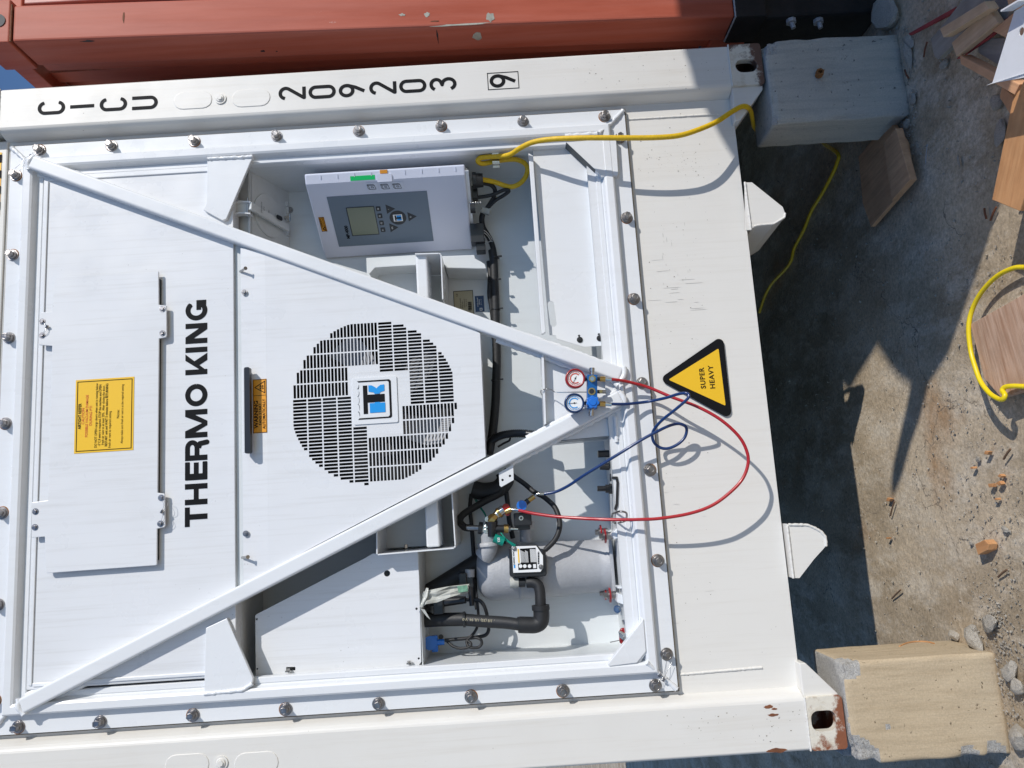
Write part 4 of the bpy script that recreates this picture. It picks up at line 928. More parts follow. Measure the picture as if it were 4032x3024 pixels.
for (u, v) in ((1948, 1018), (1945, 1108), (1952, 1222), (1954, 1334), (1953, 1500)):
    c = at2(u, v, .35); mb = MB(); mb.cyl(c + Vector((0, 0, 0)), c + Vector((.005, 0, 0)), .0185, n=14); mb.box(c.x, c.x + .005, c.y - .02, c.y - .012, c.z - .028, c.z - .014); mb.build('cable_tie', 'blackgloss', RU)
for k, (a, b_) in enumerate((((1878, 895), (1938, 945)), ((1876, 905), (1934, 950)), ((1905, 960), (1940, 952)))):
    tub('grey_wire', [(a[0], a[1], .27), ((a[0] + b_[0]) / 2 + 8, (a[1] + b_[1]) / 2 - 6, .3), (b_[0], b_[1], .33)], 0, .0022, 'steel')
mb = MB(); c = at2(1912, 828, .285); mb.bar(c + Vector((0, 0, .016)), c - Vector((.014, 0, .016)), .022, (0, -1, 0), .018); mb.build('cable_tag', 'bagclear', RU, .002)
# shelf edge and small label plates right of centre
mb = MB(); mb.prism([at2(1735, 1008, .2), at2(1868, 1003, .2), at2(1872, 1018, .2), at2(1895, 1030, .2), at2(1910, 1040, .2), at2(1915, 1058, .2), at2(1880, 1058, .2), at2(1755, 1055, .2)], (0, YK - .16, 0)); mb.build('box_shelf', 'inner', RU, .003)
pl = fplane(YK - .0015)
def lbl(name, L, mat, lines, ink):
    q_ = px2(pl, L); xa = min(p[0] for p in q_); xb = max(p[0] for p in q_); za = min(p[1] for p in q_); zb2 = max(p[1] for p in q_)
    o = decal(name, pl, [rect(xa, xb, za, zb2)], mat, RU); texts('label_text', [(s_, sz, fplane(YK - .0024).sub(xa + (xb - xa) * fx, za + (zb2 - za) * fz), dict(align='CENTER')) for s_, fx, fz, sz in lines], ink, o)
    return o, (xa, xb, za, zb2)
o, (xa, xb, za, zb2) = lbl('data_label', [(1787, 1147), (1862, 1145), (1868, 1250), (1790, 1250)], 'khaki', [('CE', .85, .82, .010), ('SERIAL NUMBER', .55, .66, .0055), ('FREQUENCY', .5, .56, .0055), ('REFRIGERANT', .55, .46, .0055), ('50 Hz  60 Hz', .55, .37, .0055), ('VOLTAGE', .3, .2, .0055)], 'ink')
decal('barcode', fplane(YK - .0025), [rect(xa + .03 + .0028 * k, xa + .0312 + .0028 * k + (k % 3) * .0004, za + .008, za + .022) for k in range(12)], 'ink', o); decal('label_border', fplane(YK - .0026), [rect(xa, xb, za, zb2)], 'ink', o, [rect(xa + .0018, xb - .0018, za + .0018, zb2 - .0018)])
o, (xa, xb, za, zb2) = lbl('data_label', [(1869, 1166), (1902, 1164), (1908, 1226), (1873, 1228)], 'navy', [('COLD CHAIN', .6, .7, .006), ('SERVICE', .6, .5, .006), ('+ + + + +', .6, .3, .006)], 'dial')
decal('label_symbol', fplane(YK - .0028), [rect(xa + .004, xa + .014, za + .008, za + .018)], 'dial', o, [rect(xa + .006, xa + .012, za + .010, za + .016)])
# access panel low on the right, with its front rail
YA = .058
pl = fplane(YA); ap = px2(pl, [(2090, 574), (2232, 563), (2345, 668), (2352, 760), (2358, 1000), (2385, 1150), (2403, 1308), (2392, 1322), (2390, 1358), (2298, 1365), (2192, 1334), (2188, 1322), (2164, 1320), (2140, 1000), (2118, 700)])
ap = px2(pl, [(2098, 577), (2232, 564), (2343, 668), (2350, 700), (2375, 1050), (2402, 1310), (2391, 1325), (2390, 1360), (2300, 1366), (2192, 1334), (2188, 1321), (2164, 1319), (2135, 1000), (2100, 620)])
sl_ = px2(pl, [(2158, 1190), (2190, 1290)]); hx = capsule(sl_[1][1] if 0 else min(sl_[0][0], sl_[1][0]), max(sl_[0][0], sl_[1][0]), min(sl_[0][1], sl_[1][1]), max(sl_[0][1], sl_[1][1]))
cxs = [pl.hit(2174, 1236)]; a, b_ = cxs[0]; hx = capsule(a - .047, a + .047, b_ - .0115, b_ + .0115)
hx = [(x - .0, z + (x - a) * .06) for x, z in hx]
mb = MB(); planar(mb, [ap], [hx], ymap(YA), .003); acp = mb.build('access_panel', 'frame', RU, .0006)
mb = MB(); P = [at(u, v, .026) for u, v in ((2081, 602), (2099, 612), (2149, 1306), (2140, 1313), (2133, 1313))]; mb.prism(P, (0, .026, 0)); mb.build('panel_rail', 'frame', RU, .002)
for (u, v) in ((2283, 1338), (2361, 1332)):
    screw('panel_screw', u, v, YA - .001, .0085, acp, 'blackgloss'); c = at(u - 3, v - 16, YA - .0006); decal('keyhole', Plane(c, (1, 0, 0), (0, 0, 1)), [circ(0, 0, .004, 12)], 'darkvoid', acp)
# triangular plate between the braces, with its rib
YT = .050
mp = [at(u, v, YT) for u, v in ((2136, 1375), (2420, 1480), (2432, 1700), (2416, 1718), (2149, 1743), (2149, 1690))]
mb = MB(); mb.prism(mp, (0, .004, 0)); lp = mb.build('lower_plate', 'frame', RU, .001)
mb = MB(); mb.prism([at(2131, 1380, .012), at(2141, 1384, .012), at(2151, 1668, .012), at(2143, 1672, .012)], (0, .10, 0)); mb.build('plate_rib', 'frame', lp, .001)
mb = MB(); a, b_ = mp[3], mp[4]; mb.prism([a, b_, b_ + Vector((0, 0, .003)), a + Vector((0, 0, .003))], (0, .08, 0)); 
mb.prism([a, b_, b_ + Vector((.003, 0, 0)), a + Vector((.003, 0, 0))], (0, .16, 0)); mb.build('plate_return', 'inner', lp)
bead('weld_bead', [at(2150, 1394, YT - .002), at(2330, 1456, YT - .002)], .004, lp); bead('weld_bead', [at(2405, 1455, .03), at(2412, 1500, .03), at(2440, 1520, .01)], .012, lp)
bead('weld_bead', [at(2445, 1490, .006), at(2450, 1555, .006)], .009, lp); bead('weld_bead', [at(2422, 1640, .03), at(2428, 1740, .03)], .007, lp)
# two-hole tab under the left brace
tb = [(1964, 1862), (2021, 1828), (2023, 1890), (1974, 1918), (1967, 1912)]; pl = fplane(.010)
mb = MB(); planar(mb, [px2(pl, tb)], [circ(*pl.hit(1979, 1890), .004), circ(*pl.hit(2008, 1874), .004)], ymap(.010), .005, True); mb.build('mounting_tab', 'frame', RU, .0008)
# lower left plate
YP = .100; pl = fplane(YP)
lpn = px2(pl, [(1005, 2424), (1011, 2418), (1440, 2196), (1466, 2180), (1644, 2171), (1650, 2275), (1659, 2606), (1649, 2620), (1340, 2641), (1007, 2660)])
lh = [circ(*pl.hit(1011, 2438), .0035, 12), circ(*pl.hit(1013, 2634), .0035, 12), circ(*pl.hit(1649, 2593), .0035, 12), circ(*pl.hit(1524, 2258), .0105, 24), px2(pl, [(1127, 2627), (1163, 2626), (1163, 2640), (1127, 2641)])]
mb = MB(); planar(mb, [lpn], lh, ymap(YP), .003); o = mb.build('lower_left_cover', 'white', RU, .0006)
mb = MB(); mb.box(at(1649, 2300, YP).x - .31, at(1649, 2175, YP).x, YP + .004, YK, at(1650, 2300, YP).z - .002, at(1650, 2300, YP).z + .002) ; mb.build('cover_return', 'inner', o)
for (u, v) in ((1134, 2645), (1611, 2614)):
    c = at(u, v, YP - .012); mb = MB(); mb.cyl(c, c + Vector((.004, 0, 0)), .010, n=14); mb.cyl(c + Vector((.004, 0, 0)), c + Vector((.010, 0, 0)), .0065, n=6, smooth=False); mb.build('cover_nut', 'steel', o)
# fork pockets each side: bent channels hanging from the braces
def pocket(outer, wall, yf, name):
    pts = [at(u, v, yf) for u, v in outer]; mb = MB()
    for i in range(len(pts) - 1):
        a, b_ = pts[i], pts[i + 1]; d = (b_ - a).normalized(); nrm = Vector((0, 1, 0)).cross(d) * .0045
        mb.prism([a, b_, b_ + nrm, a + nrm], (0, YK - yf - .004, 0))
    return mb.build(name, 'frame', RU, .001)
pk = pocket([(1486, 2085), (1487, 2182), (1494, 2181), (1787, 2156), (1790, 2148), (1776, 1935)], .0045, .035, 'side_channel')
mb = MB(); a = at(1676, 2000, .05); b_ = at(1732, 2155, .05); mb.box(b_.x + .002, a.x + .03, .05, .20, b_.z, a.z + .003); mb.build('channel_post', 'frame', pk, .006, 3)
c = at(1599, 2158, .10); mb = MB(); mb.cyl(c, c + Vector((.012, 0, 0)), .007, n=6, smooth=False); mb.cyl(c - Vector((.012, 0, 0)), c - Vector((.006, 0, 0)), .008, n=6, smooth=False); mb.build('channel_bolt', 'steel', pk)
c = at(1524, 2115, YK - .006); mb = MB(); mb.cyl(c, c - Vector((0, .01, 0)), .010, n=8); mb.build('channel_bolt', 'blackgloss', pk)
pk2 = pocket([(1780, 1200), (1741, 1178), (1734, 1003), (1728, 1000), (1634, 1002)][1:], .0045, .045, 'side_channel')
mb = MB(); a = at(1635, 1003, .06); b_ = at(1688, 1150, .06); mb.box(b_.x - .08, a.x, .06, .20, b_.z, a.z); mb.build('channel_post', 'frame', pk2, .007, 3)
mb = MB(); P = [at(u, v, .12) for u, v in ((1450, 1073), (1474, 1048), (1635, 1038), (1635, 1043), (1476, 1053), (1454, 1078))]; mb.prism(P, (0, YK - .13, 0)); mb.build('channel_lip', 'inner', pk2)
lump('inner_panel', 1560, 1090, YK - .006, .16, .22, .008, 'inner', RU, .0)
lump('inner_panel', 1600, 2070, YK - .006, .15, .20, .008, 'inner', RU, .0)

# ---- compressor
YC = .248
def Z_(u, v=2230, y=YC): return at(u, v, y).z
cc = (at(2260, 2120, YC) + at(2260, 2348, YC)) / 2; cx_ = cc.x; rC = abs(at(2260, 2120, YC).x - at(2260, 2348, YC).x) / 2 * .97
zf = .668; ztop = Z_(1884)
mb = MB(); prof = [(0, rC * .96), (.018, rC * .98), (.022, rC * .93), (.05, rC * .94), (.15, rC * .95), (.17, rC), (.245, rC * 1.0), (.262, rC * 1.02), (.268, rC * .98), (.30, rC * 1.0), (ztop - zf - .062, rC * 1.0), (ztop - zf - .048, rC * .985), (ztop - zf - .034, rC * .93), (ztop - zf - .018, rC * .82), (ztop - zf - .006, rC * .66), (ztop - zf, rC * .45)]
mb.lathe((cx_, YC, zf + .006), (0, 0, 1), prof, 48); CM = mb.build('compressor', 'cast', RU)
mb = MB(); mb.lathe((cx_, YC, zf + .325), (0, 0, 1), [(0, rC * 1.0), (.003, rC * 1.03), (.012, rC * 1.03), (.015, rC * 1.0)], 48); mb.build('seam_ring', 'cast', CM)
mb = MB(); mb.tube([at2(1905, 2190, .22), at2(1925, 2158, .20), at2(1925, 2130, .19), at2(1922, 2100, .18), at2(1920, 2075, .175)], lambda t_: .034 - .010 * t_, 20, 4); mb.lathe(at2(1926, 2150, .20), (1, 0, .05), [(0, .040), (.012, .041), (.014, .036)], 24); mb.build('suction_neck', 'cast', CM)
mb = MB(); mb.tube([at2(2070, 2130, .26), at2(2068, 2095, .25), at2(2068, 2070, .24)], .020, 16, 3); mb.lathe(at2(2068, 2084, .24), (1, 0, 0), [(0, .034), (.022, .036), (.026, .033)], 20); mb.build('discharge_neck', 'cast', CM)
# terminal box
q = [(2015, 2150), (2112, 2147), (2118, 2150), (2140, 2186), (2141, 2258), (2024, 2263)]
P = [at2(u, v, .130) for u, v in ((2004, 2156), (2115, 2146), (2152, 2190), (2153, 2262), (2147, 2270), (2012, 2272), (2006, 2264))]; mb = MB(); mb.prism(P, (0, .06, 0)); tbx = mb.build('terminal_box', 'blackgloss', CM, .004, 3)
TP = Plane(Vector((0, .1003, 0)), (1, 0, 0), (0, 0, 1)); mb = MB(); planar(mb, [px2(TP, [(2015, 2152), (2112, 2149), (2138, 2187), (2139, 2236), (2128, 2252), (2021, 2256)])], [], TP, .0078); mb.build('terminal_cover', 'dial', tbx, .001)
T2 = TP.sub(0, 0, .0008); T3 = TP.sub(0, 0, .0016)
def tq(u, v): return T2.hit(1780 + u / 3.687, 1850 + v / 3.687)
def trect(u0, v0, u1, v1):
    a = tq(u0, v0); b_ = tq(u1, v1); return rect(min(a[0], b_[0]), max(a[0], b_[0]), min(a[1], b_[1]), max(a[1], b_[1]))
decal('warning_text_block', T2, [trect(985, 1145, 1228, 1350), trect(958, 1362, 1236, 1438)], 'ink', tbx); decal('warning_strip', T2, [trect(950, 1150, 982, 1350)], 'yellow', tbx)
decal('text_lines', T3, [trect(992 + 15 * k, 1165 + (7 * k) % 30, 996 + 15 * k, 1345) for k in range(8)] + [trect(1140 + 14 * k, 1150, 1144 + 14 * k, 1340) for k in range(6)], 'dial', tbx)
decal('hazard_symbols', T3, [circ(*tq(u, 1398), .0062, 16) for u in (995, 1056, 1125)] + [trect(1175, 1370, 1222, 1425)], 'dial', tbx)
a, b_ = tq(898, 1280); text('lettering', 'THERMO KING', .0072, T2.sub(a, b_), 'ink', tbx, .02); decal('logo', T2, [trect(895, 1380, 920, 1425)], 'logoblue', tbx)
decal('barcode', T2, [trect(1243, 1190 + 12 * k, 1268, 1194 + 12 * k + (k % 3) * 2) for k in range(15)], 'ink', tbx)
for u, v in ((905, 1143), (1290, 1408)): screw('cover_screw', 1780 + u / 3.687, 1850 + v / 3.687, .0998, .0065, tbx)
# feet, mounts
mb = MB(); mb.box(cx_ - rC * 1.08, cx_ + rC * 1.08, YC - rC * 1.0, YC - rC * .55, zf + .004, zf + .016); mb.build('compressor_foot', 'cast', CM, .003)
for (u, v, y) in ((2385, 2110, .12), (2368, 2094, .30), (2404, 2343, .12), (2385, 2334, .30)):
    c = at2(u, v, y); mb = MB(); 
    mb.cyl(c + Vector((0, 0, .000)), c + Vector((0, 0, .005)), .025, n=20); mt = mb.build('rubber_mount', 'redplastic', CM, .001)
    mb = MB(); mb.cyl(c + Vector((0, 0, .005)), c + Vector((0, 0, .010)), .014, n=14); mb.cyl(c + Vector((0, 0, .010)), c + Vector((0, 0, .022)), .010, n=6, smooth=False); mb.cyl(c, c - Vector((0, 0, .022)), .013, n=14); mb.build('mount_bolt', 'steeld', mt)
# mounting brackets at the floor edge
for k, pxs in enumerate((((2408, 2102), (2447, 2062), (2460, 2082), (2464, 2104), (2420, 2124)), ((2433, 2336), (2485, 2358), (2480, 2390), (2430, 2372)), ((2432, 2310), (2478, 2312), (2480, 2318), (2432, 2318)))):
    mb = MB(); mb.prism([at2(u, v, .05) for u, v in pxs], (0, .06, .0)); mb.build('mounting_bracket', 'frame', RU, .002)
# dark drain opening in the floor
c0 = at2(2420, 2150, .10); c1 = at2(2458, 2310, .06)
mb = MB(); mb.add([at2(2414, 2128, .30) + Vector((0, 0, 0)), at2(2418, 2300, .30), at2(2462, 2300, .05), at2(2466, 2138, .05)], [(0, 1, 2, 3)])
P = [(at2(2420, 2132, .1).x, .055), (at2(2420, 2132, .1).x, .27), (at2(2430, 2305, .1).x, .27), (at2(2430, 2305, .1).x, .055)]
mb = MB(); mb.prism([Vector((x, y, .664 - (y - .034) * .0426 + .0015)) for x, y in P], (0, 0, -.0008)); mb.build('drain_opening', 'darkvoid', RU)
# suction line: fat insulated hose with elbows
tub('suction_hose', [(2075, 2294, .17), (2098, 2294, .165), (2118, 2304, .16), (2126, 2330, .155), (2128, 2365, .15), (2129, 2395, .15)], 0, .0185, 'black', CM)
tub('hose_elbow', [(2129, 2385, .15), (2132, 2420, .15), (2128, 2448, .15), (2108, 2460, .15), (2080, 2461, .15), (2045, 2460, .15)], 0, .0275, 'black', CM, 16)
tub('suction_hose', [(2050, 2460, .155), (1990, 2452, .17), (1900, 2446, .19), (1830, 2440, .21)], 0, .0205, 'black', CM, 16)
tub('suction_hose', [(1832, 2438, .21), (1740, 2440, .24), (1640, 2446, .27)], 0, .023, 'black', CM, 16)
for (u, v, y) in ((1828, 2439, .21), (2043, 2460, .155)):
    c = at2(u, v, y); mb = MB(); mb.cyl(c - Vector((0, 0, .004)), c + Vector((0, 0, .004)), .0265, n=18); mb.build('hose_clamp', 'blackgloss', CM)
c = at2(2129, 2392, .15); mb = MB(); mb.cyl(c - Vector((.008, 0, 0)), c + Vector((.008, 0, 0)), .0305, n=18); mb.build('hose_collar', 'black', CM, .003)
for (u0, v0, u1, v1, r_, mt_) in ((2008, 2295, 2042, 2294, .018, 'bagclear'), (2042, 2294, 2068, 2294, .016, 'blackgloss')):
    mb = MB(); mb.cyl(at2(u0, v0, .18), at2(u1, v1, .18), r_, n=16); mb.build('hose_fitting', mt_, CM, .002)
text('hose_text', 'AEROFLEX  2 x 1 3/8 (35)  UL 94  V-0', .0125, Plane(at(1935, 2444, .1235), (at(1850, 2441, .1235) - at(2020, 2450, .1235)), (-1, 0, 0)), 'khaki', CM, .01)
text('capsule_text', '133', .011, Plane(at2(1966, 2127, .1035), (0, 0, 1), (-1, 0, .3)) if 0 else Plane(at(1964, 2126, .085), (1, 0, 0), (0, 0, 1)), 'dial', RU, .03)
# high pressure hose curving over the compressor
hp = tub('discharge_hose', [(1985, 1850, .30), (2025, 1877, .29), (2065, 1905, .27), (2103, 1937, .24), (2135, 1953, .22), (2160, 1972, .20), (2185, 1998, .18), (2200, 2035, .16), (2204, 2070, .15), (2196, 2105, .14), (2178, 2135, .14), (2146, 2166, .145)], 0, .0092, 'black', CM, 14)
c = at2(2143, 2168, .145); mb = MB(); mb.cyl(c + Vector((.006, 0, .006)), c - Vector((.012, 0, -.01)), .014, n=14); mb.build('hose_fitting', 'blackgloss', CM, .001)
# valve group
def cylpx(name, a, ya, b_, yb, r0, mat, parent, r1=None, n=16, bev=.0, smooth=True):
    mb = MB(); mb.cyl(at2(*a, ya), at2(*b_, yb), r0, r1, n, smooth=smooth); return mb.build(name, mat, parent, bev)
VG = cylpx('service_valve', (1895, 2084), .165, (1985, 2082), .165, .013, 'steeld', RU)
cylpx('valve_collar', (1884, 2078), .165, (1900, 2080), .165, .021, 'blackgloss', VG, n=18); cylpx('valve_nut', (1935, 2052), .155, (1935, 2110), .165, .022, 'blackgloss', VG, .019, 18)
cylpx('pipe_end', (1838, 2078), .17, (1884, 2079), .165, .0095, 'steeld', VG); cylpx('valve_body', (1952, 2082), .16, (1985, 2082), .16, .0135, 'blackgloss', VG)
cylpx('brass_nut', (1985, 2082), .16, (2002, 2082), .16, .0155, 'brass', VG, n=10); cylpx('valve_stem', (2002, 2082), .16, (2040, 2083), .16, .0055, 'steel', VG); cylpx('stem_nut', (2004, 2082), .16, (2010, 2082), .16, .011, 'steeld', VG, n=6, smooth=False)
for (u, v) in ((1921, 2045), (1914, 2075), (1914, 2088)): screw('clamp_bolt', u, v, .117, .0085, VG, 'steel')
cylpx('brass_elbow', (1930, 2052), .15, (1945, 2035), .14, .0165, 'brass', VG, n=6, smooth=False); cylpx('brass_elbow', (1940, 2040), .14, (1962, 2020), .135, .013, 'brass', VG, n=6, smooth=False)
cylpx('quick_coupler', (1956, 2026), .135, (1984, 2004), .13, .0155, 'steel', VG, n=18); cylpx('coupler_collar', (1962, 2021), .133, (1970, 2015), .131, .0185, 'brass', VG, n=18)
cylpx('coupler_knob', (1990, 1998), .14, (1992, 1997), .112, .0125, 'redplastic', VG, n=14); cylpx('coupler_knob', (1998, 2020), .15, (1999, 2019), .125, .010, 'redplastic', VG, n=14)
cylpx('brass_fitting', (1990, 2015), .125, (2012, 2006), .12, .0100, 'brass', VG, n=12); cylpx('hose_ferrule', (2012, 2006), .12, (2026, 2007), .115, .0045, 'steel', VG); cylpx('hose_ferrule', (2026, 2006), .115, (2042, 2009), .11, .0062, 'steel', VG)
SVb = lump('solenoid_block', 2058, 2044, .18, .045, .062, .05, 'blackgloss', VG, .004); lump('solenoid_base', 2056, 2070, .2, .028, .055, .05, 'blackgloss', VG, .003); cylpx('brass_port', (2052, 2040), .16, (2052, 2040), .146, .0155, 'brass', VG, n=20); cylpx('brass_port', (2052, 2040), .147, (2052, 2040), .141, .008, 'steel', VG, n=16); cylpx('brass_port', (2052, 2040), .1415, (2052, 2040), .1395, .0045, 'darkvoid', VG, n=12)
# blue coupler of the blue hose
BC = cylpx('low_side_coupler', (2054, 1990), .14, (2054, 1990), .105, .0175, 'blueknob', RU, n=24, bev=.002); cylpx('coupler_ring', (2054, 1990), .145, (2054, 1990), .110, .0185, 'steeld', BC, n=24)
cylpx('coupler_body', (2068, 1982), .13, (2082, 1970), .13, .010, 'blackgloss', BC, n=8, smooth=False); cylpx('brass_fitting', (2080, 1972), .13, (2104, 1955), .128, .0085, 'brass', BC, n=12); 
tub('hose_bend', [(2104, 1955, .128), (2112, 1946, .125), (2124, 1944, .12)], 0, .0035, 'steel', BC); cylpx('hose_ferrule', (2122, 1944), .12, (2141, 1944), .12, .0058, 'steel', BC)
# black hoses up to the braces
tub('refrigerant_hose', [(1848, 2079, .17), (1830, 2076, .19), (1814, 2060, .22), (1812, 2042, .24), (1828, 2022, .26), (1870, 1996, .28), (1920, 1968, .29), (1965, 1945, .30), (1978, 1925, .30), (1970, 1900, .31)], 0, .0125, 'black', RU, 14)
tub('refrigerant_hose', [(1860, 1925, .34), (1905, 1935, .34), (1960, 1925, .33), (1990, 1890, .33), (1985, 1860, .33)], 0, .032, 'black', RU, 16)
tub('black_cable', [(1856, 1945, .34), (1850, 2000, .35), (1856, 2060, .36), (1862, 2140, .36), (1868, 2240, .36), (1872, 2330, .34), (1878, 2400, .33)], 0, .0075, 'black', RU)
tub('black_cable', [(1990, 1915, .34), (1996, 1960, .33), (2002, 2010, .33), (2005, 2050, .33), (2020, 2120, .33)], 0, .009, 'black', RU)
for k in (0, 1): tub('green_wire', [(1862 + 5 * k, 1950, .35), (1880 + 5 * k, 1985, .35), (1905 + 4 * k, 2020, .33), (1918, 2045, .3)], 0, .0018, 'teal', RU)
tub('corrugated_conduit', [(1925, 1775, .33), (1932, 1740, .32), (1965, 1718, .30), (2010, 1708, .28), (2060, 1707, .26), (2110, 1712, .24)], 0, .0155, 'blackgloss', RU, 16, 14, rib=.86)
tub('insulated_pipe', [(1640, 2370, .36), (1730, 2315, .36), (1850, 2240, .36), (1920, 2190, .36), (1960, 2110, .37)], 0, .037, 'black', RU, 16)
tub('black_cable', [(2010, 1720, .34), (2005, 1735, .34), (1985, 1745, .34), (1960, 1760, .34)], 0, .004, 'black', RU)
# green cylinder with strap
cylpx('green_capsule', (1945, 2118), .12, (1984, 2134), .12, .0155, 'teal', RU, n=20, bev=.001)
mb = MB(); mb.tube([at2(1972, 2098, .13), at2(1990, 2120, .12), at2(2005, 2132, .12), at2(2022, 2142, .12), at2(2030, 2148, .12), at2(2022, 2150, .12), at2(2008, 2138, .12), at2(1985, 2124, .12)], .0028, 6, 4); mb.build('green_strap', 'teal', RU)
# left side: sensors, valves, cables
LV = lump('pressure_switch', 1824, 2281, .24, .045, .028, .045, 'blackgloss', RU, .003)
cylpx('switch_cap', (1850, 2242), .24, (1850, 2272), .24, .0165, 'cast', LV, n=16); lump('switch_plug', 1851, 2292, .235, .035, .024, .03, 'blackgloss', LV, .003); cylpx('clamp', (1848, 2303), .23, (1850, 2306), .23, .012, 'steel', LV, n=12)
cylpx('switch_lead', (1852, 2310), .23, (1858, 2385), .23, .0095, 'blackgloss', LV, .0085, 14)
tub('solenoid_coil', [(1700, 2360, .25), (1740, 2368, .25), (1790, 2365, .24), (1834, 2362, .23)], 0, lambda t_: .022 - .010 * t_, 'blackgloss', RU, 16); lump('solenoid_body', 1728, 2384, .25, .055, .036, .05, 'blackgloss', RU, .003)
cylpx('pipe_stub', (1700, 2400), .27, (1660, 2400), .28, .016, 'blackgloss', RU)
tub('black_cable', [(1830, 2362, .24), (1870, 2361, .235), (1890, 2366, .23), (1906, 2385, .23), (1916, 2415, .24), (1922, 2450, .26), (1924, 2480, .27), (1915, 2498, .27), (1895, 2506, .27), (1850, 2512, .27), (1752, 2521, .28)], 0, .0062, 'black', RU)
tub('black_cable', [(1874, 2330, .25), (1880, 2380, .24), (1884, 2430, .25), (1880, 2465, .26), (1868, 2490, .26), (1850, 2510, .26), (1838, 2525, .26), (1842, 2542, .25), (1855, 2550, .24), (1885, 2548, .24), (1897, 2532, .24), (1890, 2516, .24), (1870, 2510, .25)], 0, .0050, 'black', RU)
tub('black_cable', [(1760, 2524, .28), (1785, 2545, .26), (1815, 2553, .25), (1845, 2548, .24), (1855, 2535, .24), (1840, 2522, .25)], 0, .0048, 'black', RU)
BV = cylpx('blue_valve', (1694, 2532), .29, (1694, 2532), .26, .024, 'blueknob', RU, n=20, bev=.002); lump('valve_wing', 1712, 2534, .285, .055, .022, .02, 'blueknob', BV, .003); cylpx('valve_neck', (1712, 2530), .28, (1750, 2527), .28, .010, 'blueknob', BV, n=12)
cylpx('wall_screw', (1736, 2508), .38, (1736, 2508), .34, .009, 'blackgloss', RU)
for k, (u, v) in enumerate(((2010, 2595), (2056, 2593))):
    c = atx(u, v, -.929); mb = MB(); mb.cyl(c, c + Vector((.0015, 0, 0)), .005, n=12); mb.build('rivet', 'frame', RU)
# black handles and connectors hanging at the lower centre
for (a, b_, r_) in (((2354, 1788), (2405, 1786), .0125), ((2362, 1836), (2400, 1838), .012), ((2398, 1820), (2424, 1828), .020), ((2352, 1924), (2384, 1924), .0095), ((2384, 1924), (2398, 1924), .0145), ((2398, 1924), (2418, 1925), .018), ((2402, 1880), (2424, 1880), .013)):
    cylpx('cap_plug', a, .12, b_, .12, r_, 'blackgloss', RU, n=14, bev=.0015)
mb = MB(); planar(mb, [px2(fplane(.03), [(2410, 1876), (2432, 1876), (2437, 1900), (2434, 1990), (2426, 2010), (2418, 2005), (2424, 1985), (2427, 1900), (2424, 1886), (2410, 1886)])], [], ymap(.03), .008); mb.build('black_strap', 'blackgloss', RU, .001)
c = at2(2418, 2000, .03); 
for k in range(2):
    q = at2(2443, 2368, .22) if 0 else None
# floor bolt
c = at2(2432, 2398, .12); mb = MB(); mb.cyl(c, c + Vector((0, -.004, .002)), .013, n=16); mb.cyl(c, c + Vector((0, -.012, .004)), .007, n=6, smooth=False); mb.build('floor_bolt', 'steel', RU)

# ------------------------------------------------------------------ loose things on and in the unit
# instruction bag tied to the lower left cover
BG = MB(); rows = []
P0 = [at2(1665, 2330, .13), at2(1688, 2326, .12), at2(1720, 2318, .13), at2(1770, 2308, .14), at2(1845, 2300, .16)]; P1 = [at2(1656, 2395, .13), at2(1675, 2378, .11), at2(1720, 2372, .12), at2(1775, 2350, .13), at2(1845, 2336, .16)]
v = []; nr = 6
for i, (a, b_) in enumerate(zip(P0, P1)):
    for k in range(nr): f_ = k / (nr - 1); v.append(a.lerp(b_, f_) + Vector((0, random.uniform(-.008, .008), random.uniform(-.003, .003))))
fs = [(i * nr + k, i * nr + k + 1, (i + 1) * nr + k + 1, (i + 1) * nr + k) for i in range(len(P0) - 1) for k in range(nr - 1)]; nn = len(v)
BG.add(v + [p + Vector((0, .006, 0)) for p in v], fs + [tuple(i + nn for i in f) for f in fs])
bgt = thing('document_bag', 'crumpled clear plastic bag holding a green paper, tied beside the lower left cover', 'plastic bag', at2(1656, 2395, .13)); BG.build('bag', 'bagclear', bgt)
tail = MB(); tail.prism([at2(1678, 2314, .11), at2(1687, 2316, .11), at2(1682, 2350, .10), at2(1660, 2392, .10), at2(1652, 2390, .10)], (0, .002, 0)); tail.prism([at2(1655, 2396, .10), at2(1672, 2400, .10), at2(1695, 2440, .11), at2(1680, 2428, .11)], (0, .002, 0)); tail.build('bag_tail', 'bagclear', bgt)
gp = MB(); gp.prism([at2(1800, 2308, .128), at2(1840, 2304, .14), at2(1842, 2328, .14), at2(1806, 2334, .128)], (0, .003, 0)); gp.build('green_paper', 'palegreen', bgt)
tag(cylpx('hole_rivet', (1640, 2397), .099, (1640, 2397), .094, .004, 'blackgloss', bgt))
# carabiner
mb = MB(); L = [(2412, 2022), (2440, 2014), (2464, 2018), (2468, 2032), (2462, 2050), (2446, 2056), (2424, 2060), (2412, 2050), (2410, 2034), (2412, 2022)]
mb.tube([at2(u, v, .004 + (.06 if u < 2435 else 0)) for u, v in L], .0034, 8, 5); tag(mb.build('carabiner', 'steeld'), 'silver snap hook hanging at the floor edge under the red hose', 'carabiner')
